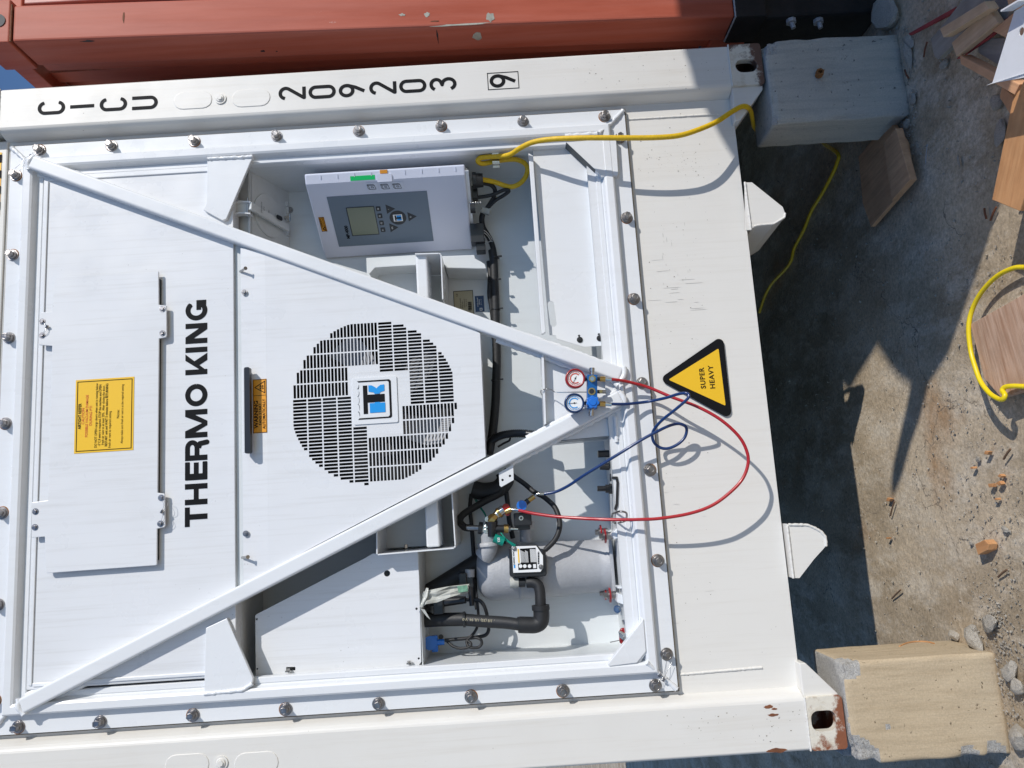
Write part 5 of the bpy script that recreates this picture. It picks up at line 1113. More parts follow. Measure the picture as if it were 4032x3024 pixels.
# blue manifold gauge set
YM = -.048
MG = thing('manifold_gauge_set', 'blue two-gauge refrigeration manifold hanging by a wire hook between the braces', 'manifold gauge', at2(2332, 1542, YM))
mb = MB(); P = [at2(u, v, YM) for u, v in ((2312, 1475), (2352, 1475), (2352, 1609), (2312, 1608))]; mb.prism(P, (0, .030, 0)); body = mb.build('manifold_body', 'blueblock', MG, .0015)
def gauge(u, v, rim, face, parent):
    c = at2(u, v, YM - .004); r_ = .0335
    mb = MB(); mb.lathe(c + Vector((0, .024, 0)), (0, -1, 0), [(0, r_ * .8), (.004, r_ * .97), (.020, r_), (.030, r_), (.034, r_ * .95), (.034, r_ * .80), (.029, r_ * .79), (.029, .001)], 40); g_ = mb.build('gauge', rim, parent)
    pl = Plane(c + Vector((0, -.0060, 0)), (1, 0, 0), (0, 0, 1)); decal('dial', pl, [circ(0, 0, r_ * .80, 40)], 'dial', g_)
    p2 = pl.sub(0, 0, .001); sc_ = []
    decal('dial_ring', p2, stroke(arc(0, 0, r_ * .48, r_ * .48, -50, 215, 22), .0035), face, g_); decal('dial_ring', p2, stroke(arc(0, 0, r_ * .68, r_ * .68, -60, 225, 30), .0012), face, g_)
    tk = []
    for k in range(19):
        a = R(-45 + 14.2 * k); tk.append([(r_ * q1 * math.cos(a) + s_ * .0004 * math.sin(a), r_ * q1 * math.sin(a) - s_ * .0004 * math.cos(a)) for q1, s_ in ((.56, 1), (.64, 1), (.64, -1), (.56, -1))])
    decal('dial_marks', p2, tk, 'ink', g_)
    nd = R(150 if rim == 'redplastic' else 92); decal('needle', pl.sub(0, 0, .002), stroke([(-.008 * math.cos(nd), -.008 * math.sin(nd)), (.021 * math.cos(nd), .021 * math.sin(nd))], .0011) + [circ(0, 0, .0026, 14)], 'ink', g_)
    return g_
gauge(2264.5, 1491, 'redplastic', 'inkred', MG); gauge(2261, 1588, 'bluerim', 'logoblue', MG)
for v in (1493, 1588): cylpx('gauge_stem', (2300, v), YM + .012, (2314, v), YM + .014, .006, 'blackgloss', MG, n=10)
cylpx('side_knob', (2331, 1476), YM + .012, (2331, 1464), YM + .012, .008, 'steel', MG); cylpx('side_knob', (2331, 1463), YM + .012, (2331, 1449), YM + .012, .0095, 'steel', MG, n=12)
cylpx('side_knob', (2330, 1609), YM + .012, (2329, 1622), YM + .012, .008, 'steel', MG); cylpx('side_knob', (2329, 1622), YM + .012, (2328, 1638), YM + .012, .0095, 'steel', MG, n=12)
cylpx('valve_nut', (2332, 1491), YM, (2332, 1491), YM - .008, .0125, 'brass', MG, n=6, smooth=False); cylpx('valve_stem', (2332, 1491), YM - .008, (2332, 1491), YM - .018, .007, 'steel', MG)
cylpx('sight_glass', (2330, 1541), YM + .001, (2330, 1541), YM - .003, .0125, 'brass', MG, n=24); cylpx('sight_lens', (2330, 1541), YM - .002, (2330, 1541), YM - .0036, .0085, 'darkvoid', MG, n=24)
c = at2(2332, 1586, YM); mb = MB(); n_ = 48; v = [c + Vector(((.0205 + .0022 * math.cos(7 * 6.2832 * i / n_)) * math.cos(6.2832 * i / n_), 0, (.0205 + .0022 * math.cos(7 * 6.2832 * i / n_)) * math.sin(6.2832 * i / n_))) for i in range(n_)]
mb.prism([p - Vector((0, .022, 0)) for p in v], (0, .020, 0)); mb.cyl(c - Vector((0, .021, 0)), c - Vector((0, .025, 0)), .013, .0115, n=24); mb.build('hand_knob', 'blueknob', MG, .0025, 3)
for v, nm in ((1492, 'a'), (1542, 'b'), (1590, 'c')):
    cylpx('hose_port', (2352, v), YM + .014, (2362, v + .5), YM + .014, .0065, 'blackgloss', MG, n=10)
    if nm == 'b':
        cylpx('spare_port', (2362, v), YM + .014, (2386, v + 1), YM + .014, .0062, 'steeld', MG, n=12); cylpx('port_cap', (2366, v - 1), YM + .010, (2366, v - 1), YM - .002, .0055, 'brass', MG)
    else:
        cylpx('brass_fitting', (2362, v), YM + .014, (2383, v + 1), YM + .014, .0092, 'brass', MG, n=12); cylpx('hose_ferrule', (2383, v + 1), YM + .014, (2408, v + 3), YM + .012, .0066, 'steel', MG, n=12)
tub('hanging_hook', [(2310, 1544, YM + .01), (2270, 1544, YM + .012), (2195, 1545, YM + .02), (2180, 1540, YM + .03), (2168, 1533, YM + .045), (2150, 1532, YM + .06), (2133, 1535, .004), (2130, 1545, .02), (2134, 1556, .03)], 0, .0018, 'steel', MG, 8)
t2 = lambda x, y: (2000 + x / 2.011, 1400 + y / 2.011)
def hose(name, pts, r_, mat, label, cat):
    mb = MB(); mb.tube([at2(*t2(a, b_), y) for a, b_, y in pts], r_, 14, 8); return tag(mb.build(name, mat), label, cat)
hose('charging_hose', [(812, 188, YM + .012), (870, 194, -.028), (960, 210, -.014), (1120, 255, -.004), (1300, 330, -.025), (1500, 405, -.050), (1680, 505, -.068), (1820, 630, -.075), (1885, 740, -.076), (1902, 850, -.076), (1855, 980, -.074), (1740, 1100, -.070), (1600, 1195, -.064), (1420, 1255, -.056), (1200, 1290, -.047), (1050, 1298, -.040), (900, 1300, -.028), (740, 1297, -.005), (600, 1290, .02), (380, 1275, .055), (200, 1250, .09), (85, 1225, .11)], .0054, 'redhose', 'red rubber hose looping from the gauge manifold down across the frame to the compressor valve', 'hose')
hose('charging_hose', [(812, 383, YM + .012), (870, 385, -.028), (950, 383, -.014), (1100, 366, .004), (1250, 335, -.035), (1340, 307, -.07), (1400, 298, -.092), (1430, 308, -.098), (1420, 345, -.098), (1320, 432, -.075), (1220, 512, -.045), (1160, 582, -.022), (1143, 635, -.009), (1160, 692, -.003), (1210, 730, .0), (1270, 735, .0), (1340, 705, -.003), (1395, 655, -.006), (1415, 600, -.009), (1405, 560, -.013), (1355, 540, -.019), (1280, 555, -.027), (1180, 602, -.038), (1050, 672, -.034), (900, 765, -.020), (750, 858, .005), (600, 950, .035), (480, 1030, .07), (380, 1078, .10), (285, 1095, .12)], .0051, 'bluehose', 'dark blue rubber hose with a loop, from the gauge manifold to the blue coupler', 'hose')
# folding hex key set
KX = thing('hex_key_set', 'red and steel folding tool lying behind the lower left corner gusset', 'hex key set', at2(2440, 2500, .08))
for k in range(4):
    o_ = Vector((0, 0, 0)); a = at2(2443 + 8 * k, 2478, .07); mb = MB(); c0 = at2(2440 + 5 * k, 2484 + 3 * k, .075 - .004 * k); c1 = at2(2446 + 5 * k, 2512 + 3 * k, .075 - .004 * k); mb.bar(c0, c1, .011, (0, -1, 0), .006); mb.build('key_blade', 'steel', KX, .0015)
mb = MB(); mb.prism([at2(u, v, .085) for u, v in ((2437, 2490), (2446, 2474), (2460, 2472), (2472, 2500), (2468, 2520), (2452, 2540), (2440, 2532))], (0, .012, 0)); mb.build('key_handle', 'redplastic', KX, .004)
mb = MB(); mb.bar(at2(2466, 2455, .06), at2(2480, 2510, .06), .016, (0, -1, 0), .012); mb.cyl(at2(2462, 2440, .06), at2(2466, 2455, .06), .012); mb.build('chrome_grip', 'steel', KX, .003)
mb = MB(); mb.cyl(at2(2402, 2529, .08), at2(2440, 2521, .08), .0015, n=8); mb.build('open_key', 'steeld', KX)

# ------------------------------------------------------------------ yellow cable
YCB = [(1882, 705, .165), (1905, 708, .17), (1945, 716, .19), (2004, 735, .20), (2040, 727, .20), (2066, 702, .19), (2077, 668, .17), (2068, 645, .15), (2040, 630, .13), (2004, 628, .12), (1955, 634, .12), (1905, 644, .11), (1886, 640, .10), (1882, 630, .09), (1895, 621, .08), (1935, 617, .07), (1975, 615, .06), (2010, 608, .035), (2050, 582, .0), (2099, 560, -.03), (2174, 548, -.06), (2298, 543, -.085), (2447, 543, -.095), (2572, 542, -.095), (2671, 534, -.09), (2746, 512, -.08), (2820, 480, -.055), (2885, 438, -.03), (2920, 420, -.012), (2943, 422, .0), (2957, 440, .05), (2963, 472, .13), (2969, 500, .22), (2990, 520, .32), (3020, 535, .42)]
mb = MB(); P = [at2(*p) for p in YCB]; 
gp_ = [(3240, 560), (3298, 605), (3296, 640), (3275, 690), (3235, 765), (3195, 830), (3165, 905), (3128, 975), (3115, 1025), (3090, 1062), (3040, 1115), (3012, 1165), (2990, 1230)]
lastp = P[-1]; G_ = [atz(u, v, GZ + .012) for u, v in gp_]
P += [lastp.lerp(G_[0], .35) + Vector((0, 0, -.05)), lastp.lerp(G_[0], .7) + Vector((0, 0, -.10))] + G_
mb.tube(P, lambda t_: .0092 if t_ < .6 else .0078, 14, 6); yc = thing('power_cable', 'thick yellow power cable running from the control box over the frame to the grey block', 'cable', at2(2447, 543, -.09)); mb.build('cable_sheath', 'cable', yc)
c = at2(1952, 624, .09); mb = MB()
mb.bar(c + Vector((.030, -.01, .0)), c + Vector((-.028, .018, 0)), .026, (0, -1, 0), .004); mb.cyl(c + Vector((.012, -.012, -.013)), c + Vector((.012, -.012, .013)), .012, n=14); mb.cyl(c + Vector((-.012, .006, -.013)), c + Vector((-.012, .006, .013)), .012, n=14); mb.build('cable_clamp', 'steel', RU, .001)

# ------------------------------------------------------------------ red container next to it
RC = thing('shipping_container', 'red oxide container with a dented corner post, close beside the cream container', 'shipping container', (1.36, 0, -.05))
def rx(z): return Vector((1.35, -.079 + (2.695 - z) * .0388, z))
def rprism(name, prof, z0, z1, mat, bev=.0, parent=RC, seg=3):
    a = rx(z0); b_ = rx(z1); mb = MB(); n = len(prof)
    mb.add([(a.x + x, a.y + y, z0) for x, y in prof] + [(b_.x + x, b_.y + y, z1) for x, y in prof], [tuple(range(n)), tuple(range(2 * n - 1, n - 1, -1))] + [(i, i + n, (i + 1) % n + n, (i + 1) % n) for i in range(n)])
    return mb.build(name, mat, parent, bev, seg)
post = rprism('corner_post', [(0, 0), (.145, 0), (.145, .03), (.165, .03), (.165, .06), (.12, .06), (.12, .155), (0, .155)], .07, 2.69, 'red', .010)
rprism('rear_post_strip', [(.02, .155), (.06, .155), (.06, .22), (.02, .22)], .07, 2.69, 'red', .004)
rprism('corner_casting', [(-.006, -.006), (.165, -.006), (.165, .165), (-.006, .165)], 2.695, 2.815, 'red', .006)
rprism('corner_casting', [(-.006, -.006), (.165, -.006), (.165, .165), (-.006, .165)], -.05, .066, 'blackrust', .006)
c = rx(2.75); mb = MB(); mb.prism([c + Vector((.08 + x, -.0075, z)) for x, z in capsule(-.025, .025, -.04, .04)], (0, .003, 0)); mb.build('casting_hole', 'darkvoid', RC)
bead('weld_seam', [rx(2.693) + Vector((0, -.001, 0)), rx(2.693) + Vector((.145, -.001, 0))], .004, post, 'rustpaint'); bead('weld_seam', [rx(.068) + Vector((-.003, 0, 0)), rx(.068) + Vector((.15, -.003, 0))], .0035, post, 'cast'); bead('weld_seam', [rx(.068) + Vector((-.002, 0, 0)), rx(.068) + Vector((-.002, .155, 0))], .0035, post, 'cast')
# corrugated side wall
prof = []; y = .20; 
while y < 6: prof += [(.05, y), (.05, y + .07), (.085, y + .11), (.085, y + .18)]; y += .28
mb = MB(); n = len(prof); z0, z1 = .12, 2.73; mb.add([(1.35 + x, .0 + yy, z0) for x, yy in prof] + [(1.35 + x, .0 + yy, z1) for x, yy in prof], [(i, i + 1, i + 1 + n, i + n) for i in range(n - 1)]); mb.build('side_wall', 'red', RC)
mb = MB(); mb.box(1.352, 1.42, .07, 6.0, 2.72, 2.79); mb.box(1.352, 1.42, .16, 6.0, -.02, .12); mb.build('side_rail', 'red', RC, .004)
mb = MB(); mb.box(1.42, 3.7, .10, 6.0, 2.76, 2.79); mb.build('roof', 'red', RC)
mb = MB(); mb.box(1.40, 3.7, .05, 6.0, -.02, .10); mb.build('floor', 'blackrust', RC)
mb = MB(); 
for k in range(2): mb.box(1.53 + 1.13 * k, 2.64 + 1.13 * k, -.035, .0, .12, 2.68)
mb.build('door', 'redpale', RC, .004)
mb = MB()
for k in range(4): x = 1.70 + .5 * k + (.15 if k > 1 else 0); mb.cyl((x, -.06, .12), (x, -.06, 2.70), .017)
mb.build('lock_rod', 'red', RC)
mb = MB(); mb.box(1.50, 3.62, -.03, .05, 2.69, 2.80); mb.box(1.50, 3.62, -.03, .05, -.04, .11); mb.build('door_header', 'red', RC, .005)
mb = MB(); mb.box(3.63, 3.79, -.05, .1, -.05, 2.8); mb.build('corner_post', 'red', RC, .006)
for (z, x0, dx, dz, mt) in ((1.185, .022, .003, .020, 'rustpaint'), (1.105, .004, .0045, .135, 'scrape'), (1.30, .052, .006, .014, 'scrape'), (1.21, .05, .011, .012, 'scrape'), (.98, .03, .02, .02, 'scrape'), (2.30, .08, .030, .004, 'rustpaint')):
    c = rx(z) + Vector((x0, -.0008, 0)); P = [(dx * math.cos(a) * random.uniform(.5, 1.2), dz * math.sin(a) * random.uniform(.6, 1.1)) for a in [6.283 * i / 14 for i in range(14)]]
    decal('paint_scrape', Plane(c, (1, 0, 0), (0, 0, 1)), [P], mt, post)
for (z, y, dy, dz, mt) in ((2.43, .012, .006, .03, 'darkvoid'), (1.18, .06, .045, .004, 'darkvoid'), (1.84, .11, .008, .010, 'darkvoid'), (1.79, .115, .004, .004, 'darkvoid'), (1.03, .07, .03, .022, 'scrape')):
    c = rx(z) + Vector((-.0008, y, 0)); P = [(dy * math.cos(a) * random.uniform(.4, 1.2), dz * math.sin(a) * random.uniform(.4, 1.1)) for a in [6.283 * i / 14 for i in range(14)]]
    decal('paint_scrape', Plane(c, (0, -1, 0), (0, 0, 1)), [P], mt, post)
# dark steel support under the red container
SB = MB(); SB.box(1.36, 1.80, .06, .50, GZ - .01, -.052); sb = SB.build('support_block', 'blackrust', None, .012, 2); tag(sb, 'black weathered steel support under the corner of the red container', 'support block')
for (u, v) in ((3114, 78), (3221, 78)):
    c = atx(u, v, 1.36); mb = MB(); mb.cyl(c + Vector((-.014, 0, 0)), c, .019, n=8, smooth=False); mb.cyl(c + Vector((-.035, 0, -.006)), c, .009, n=10); mb.build('support_bolt', 'cast', sb)

# ------------------------------------------------------------------ concrete blocks
def conc_block(name, x0, x1, y0, y1, z0, z1, mat, chips, label, n=34, bevel=.006):
    bm = bmesh.new(); bmesh.ops.create_cube(bm, size=1); bmesh.ops.subdivide_edges(bm, edges=bm.edges[:], cuts=n, use_grid_fill=True)
    S = Vector((x1 - x0, y1 - y0, z1 - z0)); O = Vector(((x0 + x1) / 2, (y0 + y1) / 2, z0)); rough = set()
    for v in bm.verts:
        p = Vector((v.co.x * S.x, v.co.y * S.y, (v.co.z + .5) * S.z)); hs = (S.x / 2, S.y / 2, S.z / 2); q = Vector((p.x, p.y, p.z - S.z / 2))
        d = sorted([hs[0] - abs(q.x), hs[1] - abs(q.y), hs[2] - abs(q.z)])
        e = bevel * (1 + 1.1 * mn.noise(p * 18 + O * 3))
        for ax in range(3):
            if hs[ax] - abs(q[ax]) < 1e-5 and d[1] < e: q[ax] -= math.copysign((e - d[1]) * .55, q[ax])
        q += Vector((mn.noise(p * 9), mn.noise(p * 9 + Vector((5, 0, 0))), mn.noise(p * 9 + Vector((0, 5, 0))))) * .0022
        for c, r_, dep in chips:
            dd = (p - Vector(c)).length + mn.noise(p * 22) * .02
            if dd < r_:
                k = (1 - dd / r_); q -= (q.normalized()) * dep * min(1, k * 2.2) * (1 + .5 * mn.noise(p * 60)); rough.add(v.index)
        v.co = Vector((q.x, q.y, q.z + S.z / 2))
    me = bpy.data.meshes.new(name); bm.to_mesh(me)
    me.materials.append(M[mat]); me.materials.append(M['rough'])
    for p in me.polygons:
        p.use_smooth = True
        if sum(i in rough for i in p.vertices) >= 3: p.material_index = 1
        if name == 'concrete_block' and p.center.z > S.z - .004 and chips and chips[0][2] > .015: p.material_index = 1
    bm.free(); o = bpy.data.objects.new(name, me); o.location = O; COL.objects.link(o); return tag(o, label, 'concrete block')
W1, D1 = .306, .235
bl = conc_block('concrete_block', -1.262, -.953, -.022, .215, GZ - .01, -.004, 'blockL', [((W1 / 2 * -1 - .005, -D1 / 2, .49), .085, .022), ((W1 / 2 + .01, -D1 / 2, .49), .060, .016), ((-W1 / 2, -D1 / 2, .13), .035, .008), ((-W1 / 2, -D1 / 2, .04), .04, .008), ((.02, -D1 / 2, .40), .012, .004), ((-.05, -D1 / 2, .37), .011, .004)], 'pale sunlit concrete block under the rusty left corner of the cream container')
brk = conc_block('concrete_block', .893, 1.214, -.024, .175, GZ - .01, -.006, 'blockR', [((.16, -.1, .49), .05, .012), ((-.16, -.1, .49), .03, .006)], 'grey shaded concrete block under the right corner, with a rusty bolt in its face', bevel=.009)
c = at(3222, 300, -.024); mb = MB(); mb.cyl(c + Vector((0, .02, 0)), c + Vector((.002, -.012, .002)), .010, n=12); mb.lathe(c + Vector((.001, -.006, .001)), (.05, -1, .08), [(0, .0145), (.022, .0145), (.022, .008), (.008, .007)], 6, False)
o = mb.build('anchor_bolt', 'rust'); o.parent = brk; o.matrix_parent_inverse = Matrix.Translation(-Vector(brk.location))

# ------------------------------------------------------------------ timber, sheet and rubble
def slab(name, pxs, zt, th, mat, label, cat, group=None, bev=.002, tilt=0., edge_mat=None):
    W3 = [atz(u, v, zt) for u, v in pxs]; o0 = W3[0].copy(); ex = (W3[1] - W3[0]); ang = math.atan2(ex.y, ex.x); Rm = Matrix.Rotation(-ang, 3, 'Z')
    L = [Rm @ (p - o0) for p in W3]; mb = MB(); mb.prism([Vector((p.x, p.y, 0)) for p in L], (0, 0, -th))
    o = mb.build(name, mat, None, bev); o.location = o0; o.rotation_euler = (0, tilt, ang); return tag(o, label, cat, group)
g_ = 'offcuts in the timber pile'
slab('plank', [(3700, 113), (3875, 5), (3895, 35), (3714, 148)], GZ + .115, .03, 'pinepale', 'pale short plank lying on top of the timber pile', 'plank', g_)
slab('plank', [(3746, 169), (3892, 33), (3929, 90), (3765, 223)], GZ + .09, .022, 'pinepale', 'knotty pale plank beside the topmost one in the timber pile', 'plank', g_)
slab('plank', [(3664, 154), (3711, 99), (3789, 0), (3880, -20), (3880, 40), (3747, 181), (3693, 234), (3678, 223)], GZ + .055, .02, 'woodgrey', 'grey weathered board under the pale planks, with a cut corner', 'plank', g_, tilt=0)
slab('plank', [(3779, 217), (3922, 290), (4016, 331), (3994, 374), (3920, 330), (3782, 253)], GZ + .085, .035, 'ply', 'long plywood strip running from the pile towards the white sheet', 'plank', g_)
slab('plywood_square', [(3853, 152), (3954, 149), (3940, 262), (3851, 208)], GZ + .05, .018, 'woodgrey', 'square grey plywood offcut with a rusty mark in the pile', 'plywood', g_)
slab('plywood_square', [(3904, 120), (3995, 48), (4050, 60), (4040, 150), (3957, 148)], GZ + .08, .03, 'ply', 'layered plywood offcut partly under the white sheet', 'plywood', g_)
slab('plank', [(3945, 340), (3935, 384), (3980, 455), (4000, 390)], GZ + .03, .02, 'ply', 'short brown offcut below the plywood strip next to the orange beam', 'plank', g_)
slab('plank', [(3925, -10), (3990, -10), (3960, 90), (3935, 95), (3895, 35)], GZ + .06, .03, 'woodgrey', 'dark grey board at the back of the pile above the square offcut', 'plank', g_)
slab('plank', [(3960, -20), (4045, -30), (4045, 20), (3975, 40)], GZ + .10, .03, 'ply', 'brown board at the far end of the pile behind the white sheet', 'plank', g_)
slab('red_strip', [(3576, 132), (3764, 26), (3752, 52), (3582, 140)], GZ + .022, .012, 'redwood', 'thin red painted strip on the ground left of the pile', 'wooden strip')
slab('red_strip', [(3763, 232), (3930, 94), (4000, 45), (4000, 58), (3900, 145), (3775, 232)], GZ + .065, .010, 'redwood', 'thin red painted strip under the knotty pale plank', 'wooden strip')
slab('timber_beam', [(3905, 787), (3985, 400), (4070, 250), (4090, 600), (4015, 832)], GZ + .125, .10, 'pine', 'split orange pine beam lit by the sun at the edge of the picture', 'beam')
slab('plywood_board', [(3500, 470), (3380, 617), (3396, 800), (3429, 894), (3585, 715), (3583, 700), (3560, 560)], GZ + .024, .018, 'ply', 'weathered plywood board leaning flat beside the grey concrete block', 'plywood', 'plywood boards by the grey block')
slab('plywood_board', [(3527, 505), (3478, 560), (3509, 792), (3583, 708)], GZ + .052, .026, 'ply', 'smaller thick plywood board lying on top of the larger one', 'plywood', 'plywood boards by the grey block')
slab('wooden_board', [(3820, 1277), (3875, 1490), (3940, 1565), (4060, 1530), (4060, 1140), (4011, 1170)], GZ + .045, .03, 'board', 'reddish wide-grained board under the loop of yellow hose', 'board')
slab('wood_chunk', [(3838, 2143), (3875, 2125), (3892, 2142), (3889, 2166), (3850, 2185)], GZ + .03, .03, 'pine', 'square orange wood chunk alone on the sunlit ground', 'wood chunk')
for k, (u, v, r_) in enumerate(((3883, 1783, 15), (3826, 1842, 10), (3899, 1911, 16), (3932, 1903, 16), (3936, 1874, 13), (3497, 1967, 14), (3493, 2119, 8), (3920, 1965, 9))):
    a = random.uniform(0, 3); P = [(u + r_ * .75 * math.cos(a + t_), v + r_ * .75 * math.sin(a + t_) * .8) for t_ in (0, 1.3, 3.0, 4.6)]
    lab = ('wood chip nearest the tip of the yellow hose shadow', 'tiny wood chip below the first one', 'pair of close wood chips, the left one', 'pair of close wood chips, the right one', 'small chip just above the pair', 'wood chip at the tip of the pointed shadow', 'small chip near the edge of the container shadow', 'small chip below the pair of chips')[k]
    slab('wood_chip', P, GZ + .014, .014, 'pine', lab, 'wood chip', 'wood chips on the ground', .001)
# white folded sheet
SHT = thing('metal_sheet', 'white folded sheet metal panel with round holes resting on the timber pile', 'metal sheet', atz(3960, 250, -.30))
zs = -.285; P = [atz(u, v, zs) for u, v in ((3907, 328), (3994, 45), (4060, 5), (4060, 300))]
h_ = MB(); pl = Plane(P[0], P[1] - P[0], Vector((0, 0, 1)).cross(P[1] - P[0])); pl.o = P[0]
if pl.n.z < 0: pl = Plane(P[0], P[1] - P[0], (P[1] - P[0]).cross(Vector((0, 0, 1))))
poly = [((p - pl.o).dot(pl.r), (p - pl.o).dot(pl.u)) for p in P]
hl = [circ(*pl.hit(4022, 124), .0095), circ(*pl.hit(4040, 70), .007), circ(*pl.hit(4050, 180), .007)]
if sum(poly[i][0] * poly[(i + 1) % 4][1] - poly[(i + 1) % 4][0] * poly[i][1] for i in range(4)) < 0: pass
planar(h_, [poly], hl, pl, .0025, True); h_.build('panel', 'frame', SHT)
h_ = MB(); a, b_ = atz(3888, 336, zs), atz(4060, 282, zs); h_.hexa([a, b_, b_ + Vector((0, 0, .003)), a + Vector((0, 0, .003)), a + Vector((.012, -.0, -.030)), b_ + Vector((.012, 0, -.030)), b_ + Vector((.012, 0, -.027)), a + Vector((.012, 0, -.027))]); h_.build('folded_lip', 'frame', SHT)
h_ = MB(); a, b_ = atz(3988, 40, zs), atz(4060, -2, zs); h_.bar(a, b_, .004, (0, 0, 1), .030); h_.build('folded_lip', 'frame', SHT)
# yellow hose looped on the board
HP = [(4080, 1050, .02), (4035, 1052, .02), (3990, 1056, .025), (3925, 1088, .03), (3865, 1150, .035), (3828, 1220, .04), (3814, 1290, .05), (3822, 1380, .055), (3838, 1440, .06), (3860, 1500, .065), (3895, 1547, .07), (3930, 1570, .075), (3948, 1572, .078), (3957, 1556, .075), (3947, 1538, .07), (3958, 1524, .065), (3990, 1520, .06), (4040, 1522, .05), (4080, 1522, .04)]
mb = MB(); mb.tube([atz(u, v, GZ + z) for u, v, z in HP], .0072, 14, 7); tag(mb.build('yellow_hose', 'cablelit'), 'bright yellow hose curving in a loop over the reddish board', 'hose')
# rubble
RK = [(3757, 2502, .022, (1, 1, .8), 'brown round stone against the top edge of the pale block'), (3840, 2520, .040, (1.3, .8, .7), 'large white angular rubble piece beside the pale block'), (3898, 2455, .042, (1.5, .8, .6), 'long grey rubble slab above the white piece'), (3835, 2478, .022, (1, 1, .8), 'small white stone between the brown and grey ones'), (3978, 2640, .034, (1.2, .9, .8), 'grey rubble lump beside the lower corner of the pale block'), (4005, 2700, .030, (1, 1, .7), 'second rubble lump below the corner one'),
      (4012, 2900, .040, (1, 1.2, .6), 'pale rubble at the foot of the pale block, lowest in the picture'), (3485, 62, .075, (1.3, 1, .55), 'bluish broken concrete lump beyond the grey block'), (3575, 165, .03, (.8, 1.5, .5), 'flat grey stone beside the foot of the grey block'), (3577, 215, .034, (.7, 1.7, .5), 'long flat stone below the first flat one by the grey block'), (3716, 255, .02, (1, 1, .7), 'small grey stone by the grey board of the pile'), (3922, 400, .026, (1, 1, .7), 'angular stone left of the orange beam near its top'), (3940, 530, .034, (.8, 1.4, .3), 'thin triangular stone flake beside the orange beam'), (3595, 390, .018, (1, 1.3, .5), 'pale pebble cluster stone on the shaded ground'), (3570, 485, .020, (1, 1, .6), 'grey stone just past the corner of the grey block'), (3850, 1808, .012, (1, 1, .7), 'white pebble beside the wood chip'), (3825, 2138, .012, (1, 1, .7), 'white pebble beside the wood chunk'), (3958, 2086, .014, (1, 1.2, .7), 'grey pebble above the sunlit crack'), (3775, 635, .014, (.5, 1.7, .3), 'small yellowish leaf-shaped flake on the shaded ground')]
for k, (u, v, r_, sq, lab) in enumerate(RK):
    mb = MB(); blob(mb, (0, 0, 0), r_, 40 + k, 2, sq); o = mb.build('rock', 'rock'); p = atz(u, v, GZ + r_ * sq[2] * .4); o.location = p; tag(o, lab, 'rock', 'loose stones and rubble')
# gravel, crumbs
mb = MB(); rnd = random.Random(3)
def crumb(p, r_):
    k = [Vector((1, 0, 0)), Vector((-.5, .87, 0)), Vector((-.5, -.87, 0)), Vector((0, 0, 1)), Vector((.2, .1, -.9))]; rot = Matrix.Rotation(rnd.uniform(0, 6), 3, 'Z') @ Matrix.Rotation(rnd.uniform(0, 1.4), 3, 'X')
    mb.add([p + rot @ Vector((q.x * r_ * rnd.uniform(.7, 1.3), q.y * r_ * rnd.uniform(.7, 1.2), q.z * r_ * rnd.uniform(.5, 1))) for q in k], [(0, 1, 3), (1, 2, 3), (2, 0, 3), (1, 0, 4), (2, 1, 4), (0, 2, 4)])
for _ in range(9000):
    u = rnd.uniform(3050, 4032); v = rnd.uniform(-60, 3080); 
    if _ % 3 == 0: u, v = rnd.gauss(3960, 60), rnd.gauss(2500, 230)
    if _ % 7 == 0: u, v = rnd.gauss(3560, 25), rnd.uniform(100, 620)
    p = atz(u, v, GZ + .001)
    if p.y > 3 or (-1.27 < p.x < -.94 and -.03 < p.y < .23): continue
    if mn.noise(p * 3) < -.12 and rnd.random() < .7: continue
    crumb(p, .0012 + .0055 * rnd.random() ** 5)
for _ in range(2500):
    p = Vector((rnd.uniform(-3, 3), rnd.uniform(-2.6, 1.0), GZ + .001)); crumb(p, .0012 + .006 * rnd.random() ** 4)
tag(mb.build('gravel', 'rock'), kind='stuff', label='small stones and crumbs scattered over the dusty ground')
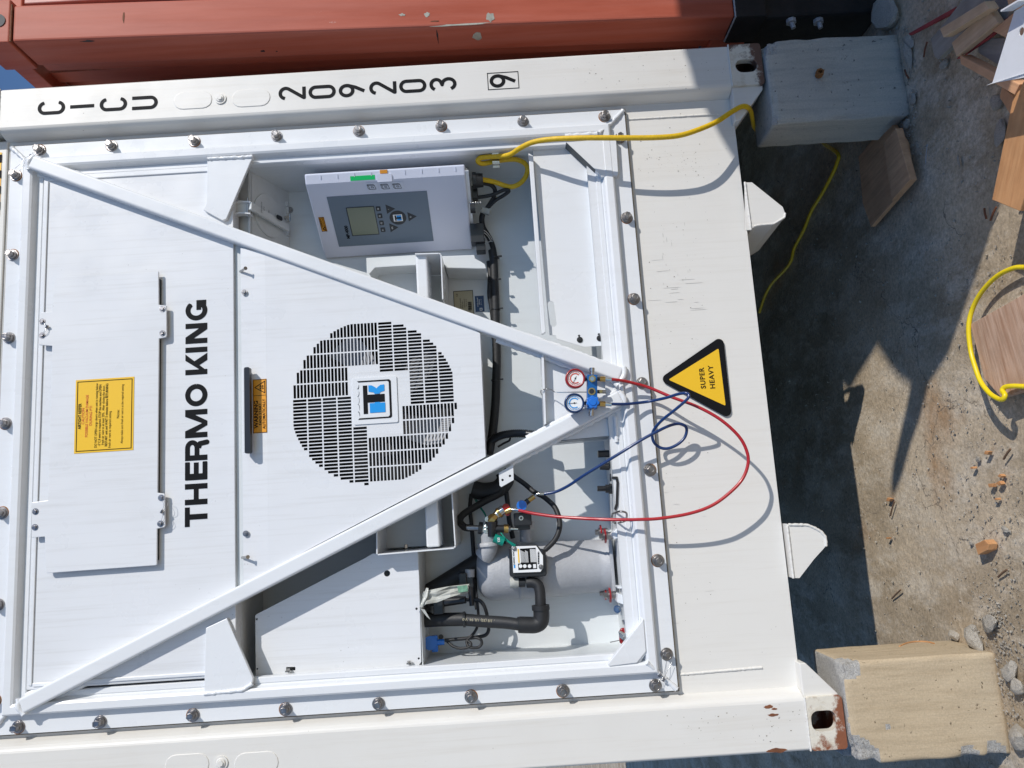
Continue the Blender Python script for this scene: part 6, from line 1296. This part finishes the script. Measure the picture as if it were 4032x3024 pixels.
# nails and twigs
for k, (a, b_, mt, lab) in enumerate((((3876, 820), (3884, 862), 'rustpaint', 'dark rusty nail lying by the tip of the orange beam, left one'), ((3923, 815), (3900, 868), 'rustpaint', 'rusty screw lying by the tip of the orange beam, right one'), ((3522, 1975), (3506, 2030), 'twig', 'bent brown twig near the point of the shadow'), ((3547, 2322), (3512, 2357), 'twig', 'brown stick above the pale block on the sunlit ground'), ((3965, 2243), (3930, 2272), 'twig', 'thin dark stick at the right edge above the rubble'), ((3979, 1768), (3952, 1808), 'twig', 'thin dark stick beside the shadow of the yellow hose'), ((3652, 567), (3645, 643), 'cast', 'thin grey wire on the shaded ground'), ((3650, 165), (3637, 225), 'rustpaint', 'rusty iron scrap left of the grey board'), ((3562, 275), (3577, 308), 'rustpaint', 'short rusty iron scrap near the grey block'))):
    p, q_ = atz(*a, GZ + .008), atz(*b_, GZ + .006); mb = MB(); mb.tube([p, p.lerp(q_, .45) + Vector((.0, .0, .0015)), q_], .0016 if mt == 'cast' else .0032, 6, 3); tag(mb.build('stick' if mt == 'twig' else ('wire' if mt == 'cast' else 'nail'), mt), lab, 'stick' if mt == 'twig' else 'scrap metal', 'sticks and scraps on the ground')
# shaving on the pale block
mb = MB(); mb.tube([atx(u, v, -.951) for u, v in ((3542, 2545), (3570, 2532), (3610, 2526), (3650, 2527), (3678, 2533))], .003, 6, 4); tag(mb.build('wood_shaving', 'pine'), 'curled orange wood shaving on the side of the pale block', 'wood shaving')

# ------------------------------------------------------------------ unseen caster added out of frame on the right, outlined to shade the corner
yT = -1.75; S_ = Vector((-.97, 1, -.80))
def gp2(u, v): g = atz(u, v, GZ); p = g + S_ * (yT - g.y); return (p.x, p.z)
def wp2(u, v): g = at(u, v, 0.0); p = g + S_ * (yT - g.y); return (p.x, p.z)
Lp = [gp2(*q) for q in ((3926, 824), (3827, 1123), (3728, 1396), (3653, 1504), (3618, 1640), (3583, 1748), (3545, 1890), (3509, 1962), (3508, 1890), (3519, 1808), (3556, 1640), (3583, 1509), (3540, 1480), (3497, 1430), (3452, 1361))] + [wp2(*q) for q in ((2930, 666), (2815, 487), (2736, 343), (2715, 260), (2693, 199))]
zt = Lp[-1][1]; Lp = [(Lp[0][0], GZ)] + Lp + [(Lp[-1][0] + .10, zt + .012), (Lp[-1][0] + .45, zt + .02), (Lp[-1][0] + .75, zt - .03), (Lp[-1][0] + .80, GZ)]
mb = MB(); planar(mb, [Lp], [], lambda a, b_, d: Vector((a, yT, b_)) + S_ * d, -.14, True); o = mb.build('shadow_caster', 'caster', None, .006); tag(o, 'grey tarpaulin added out of view right of the camera, outlined to shade the corner', 'occluder')
for o in list(bpy.data.objects):
    if o.type == 'MESH' and not o.data.materials: print('NOMAT', o.name)
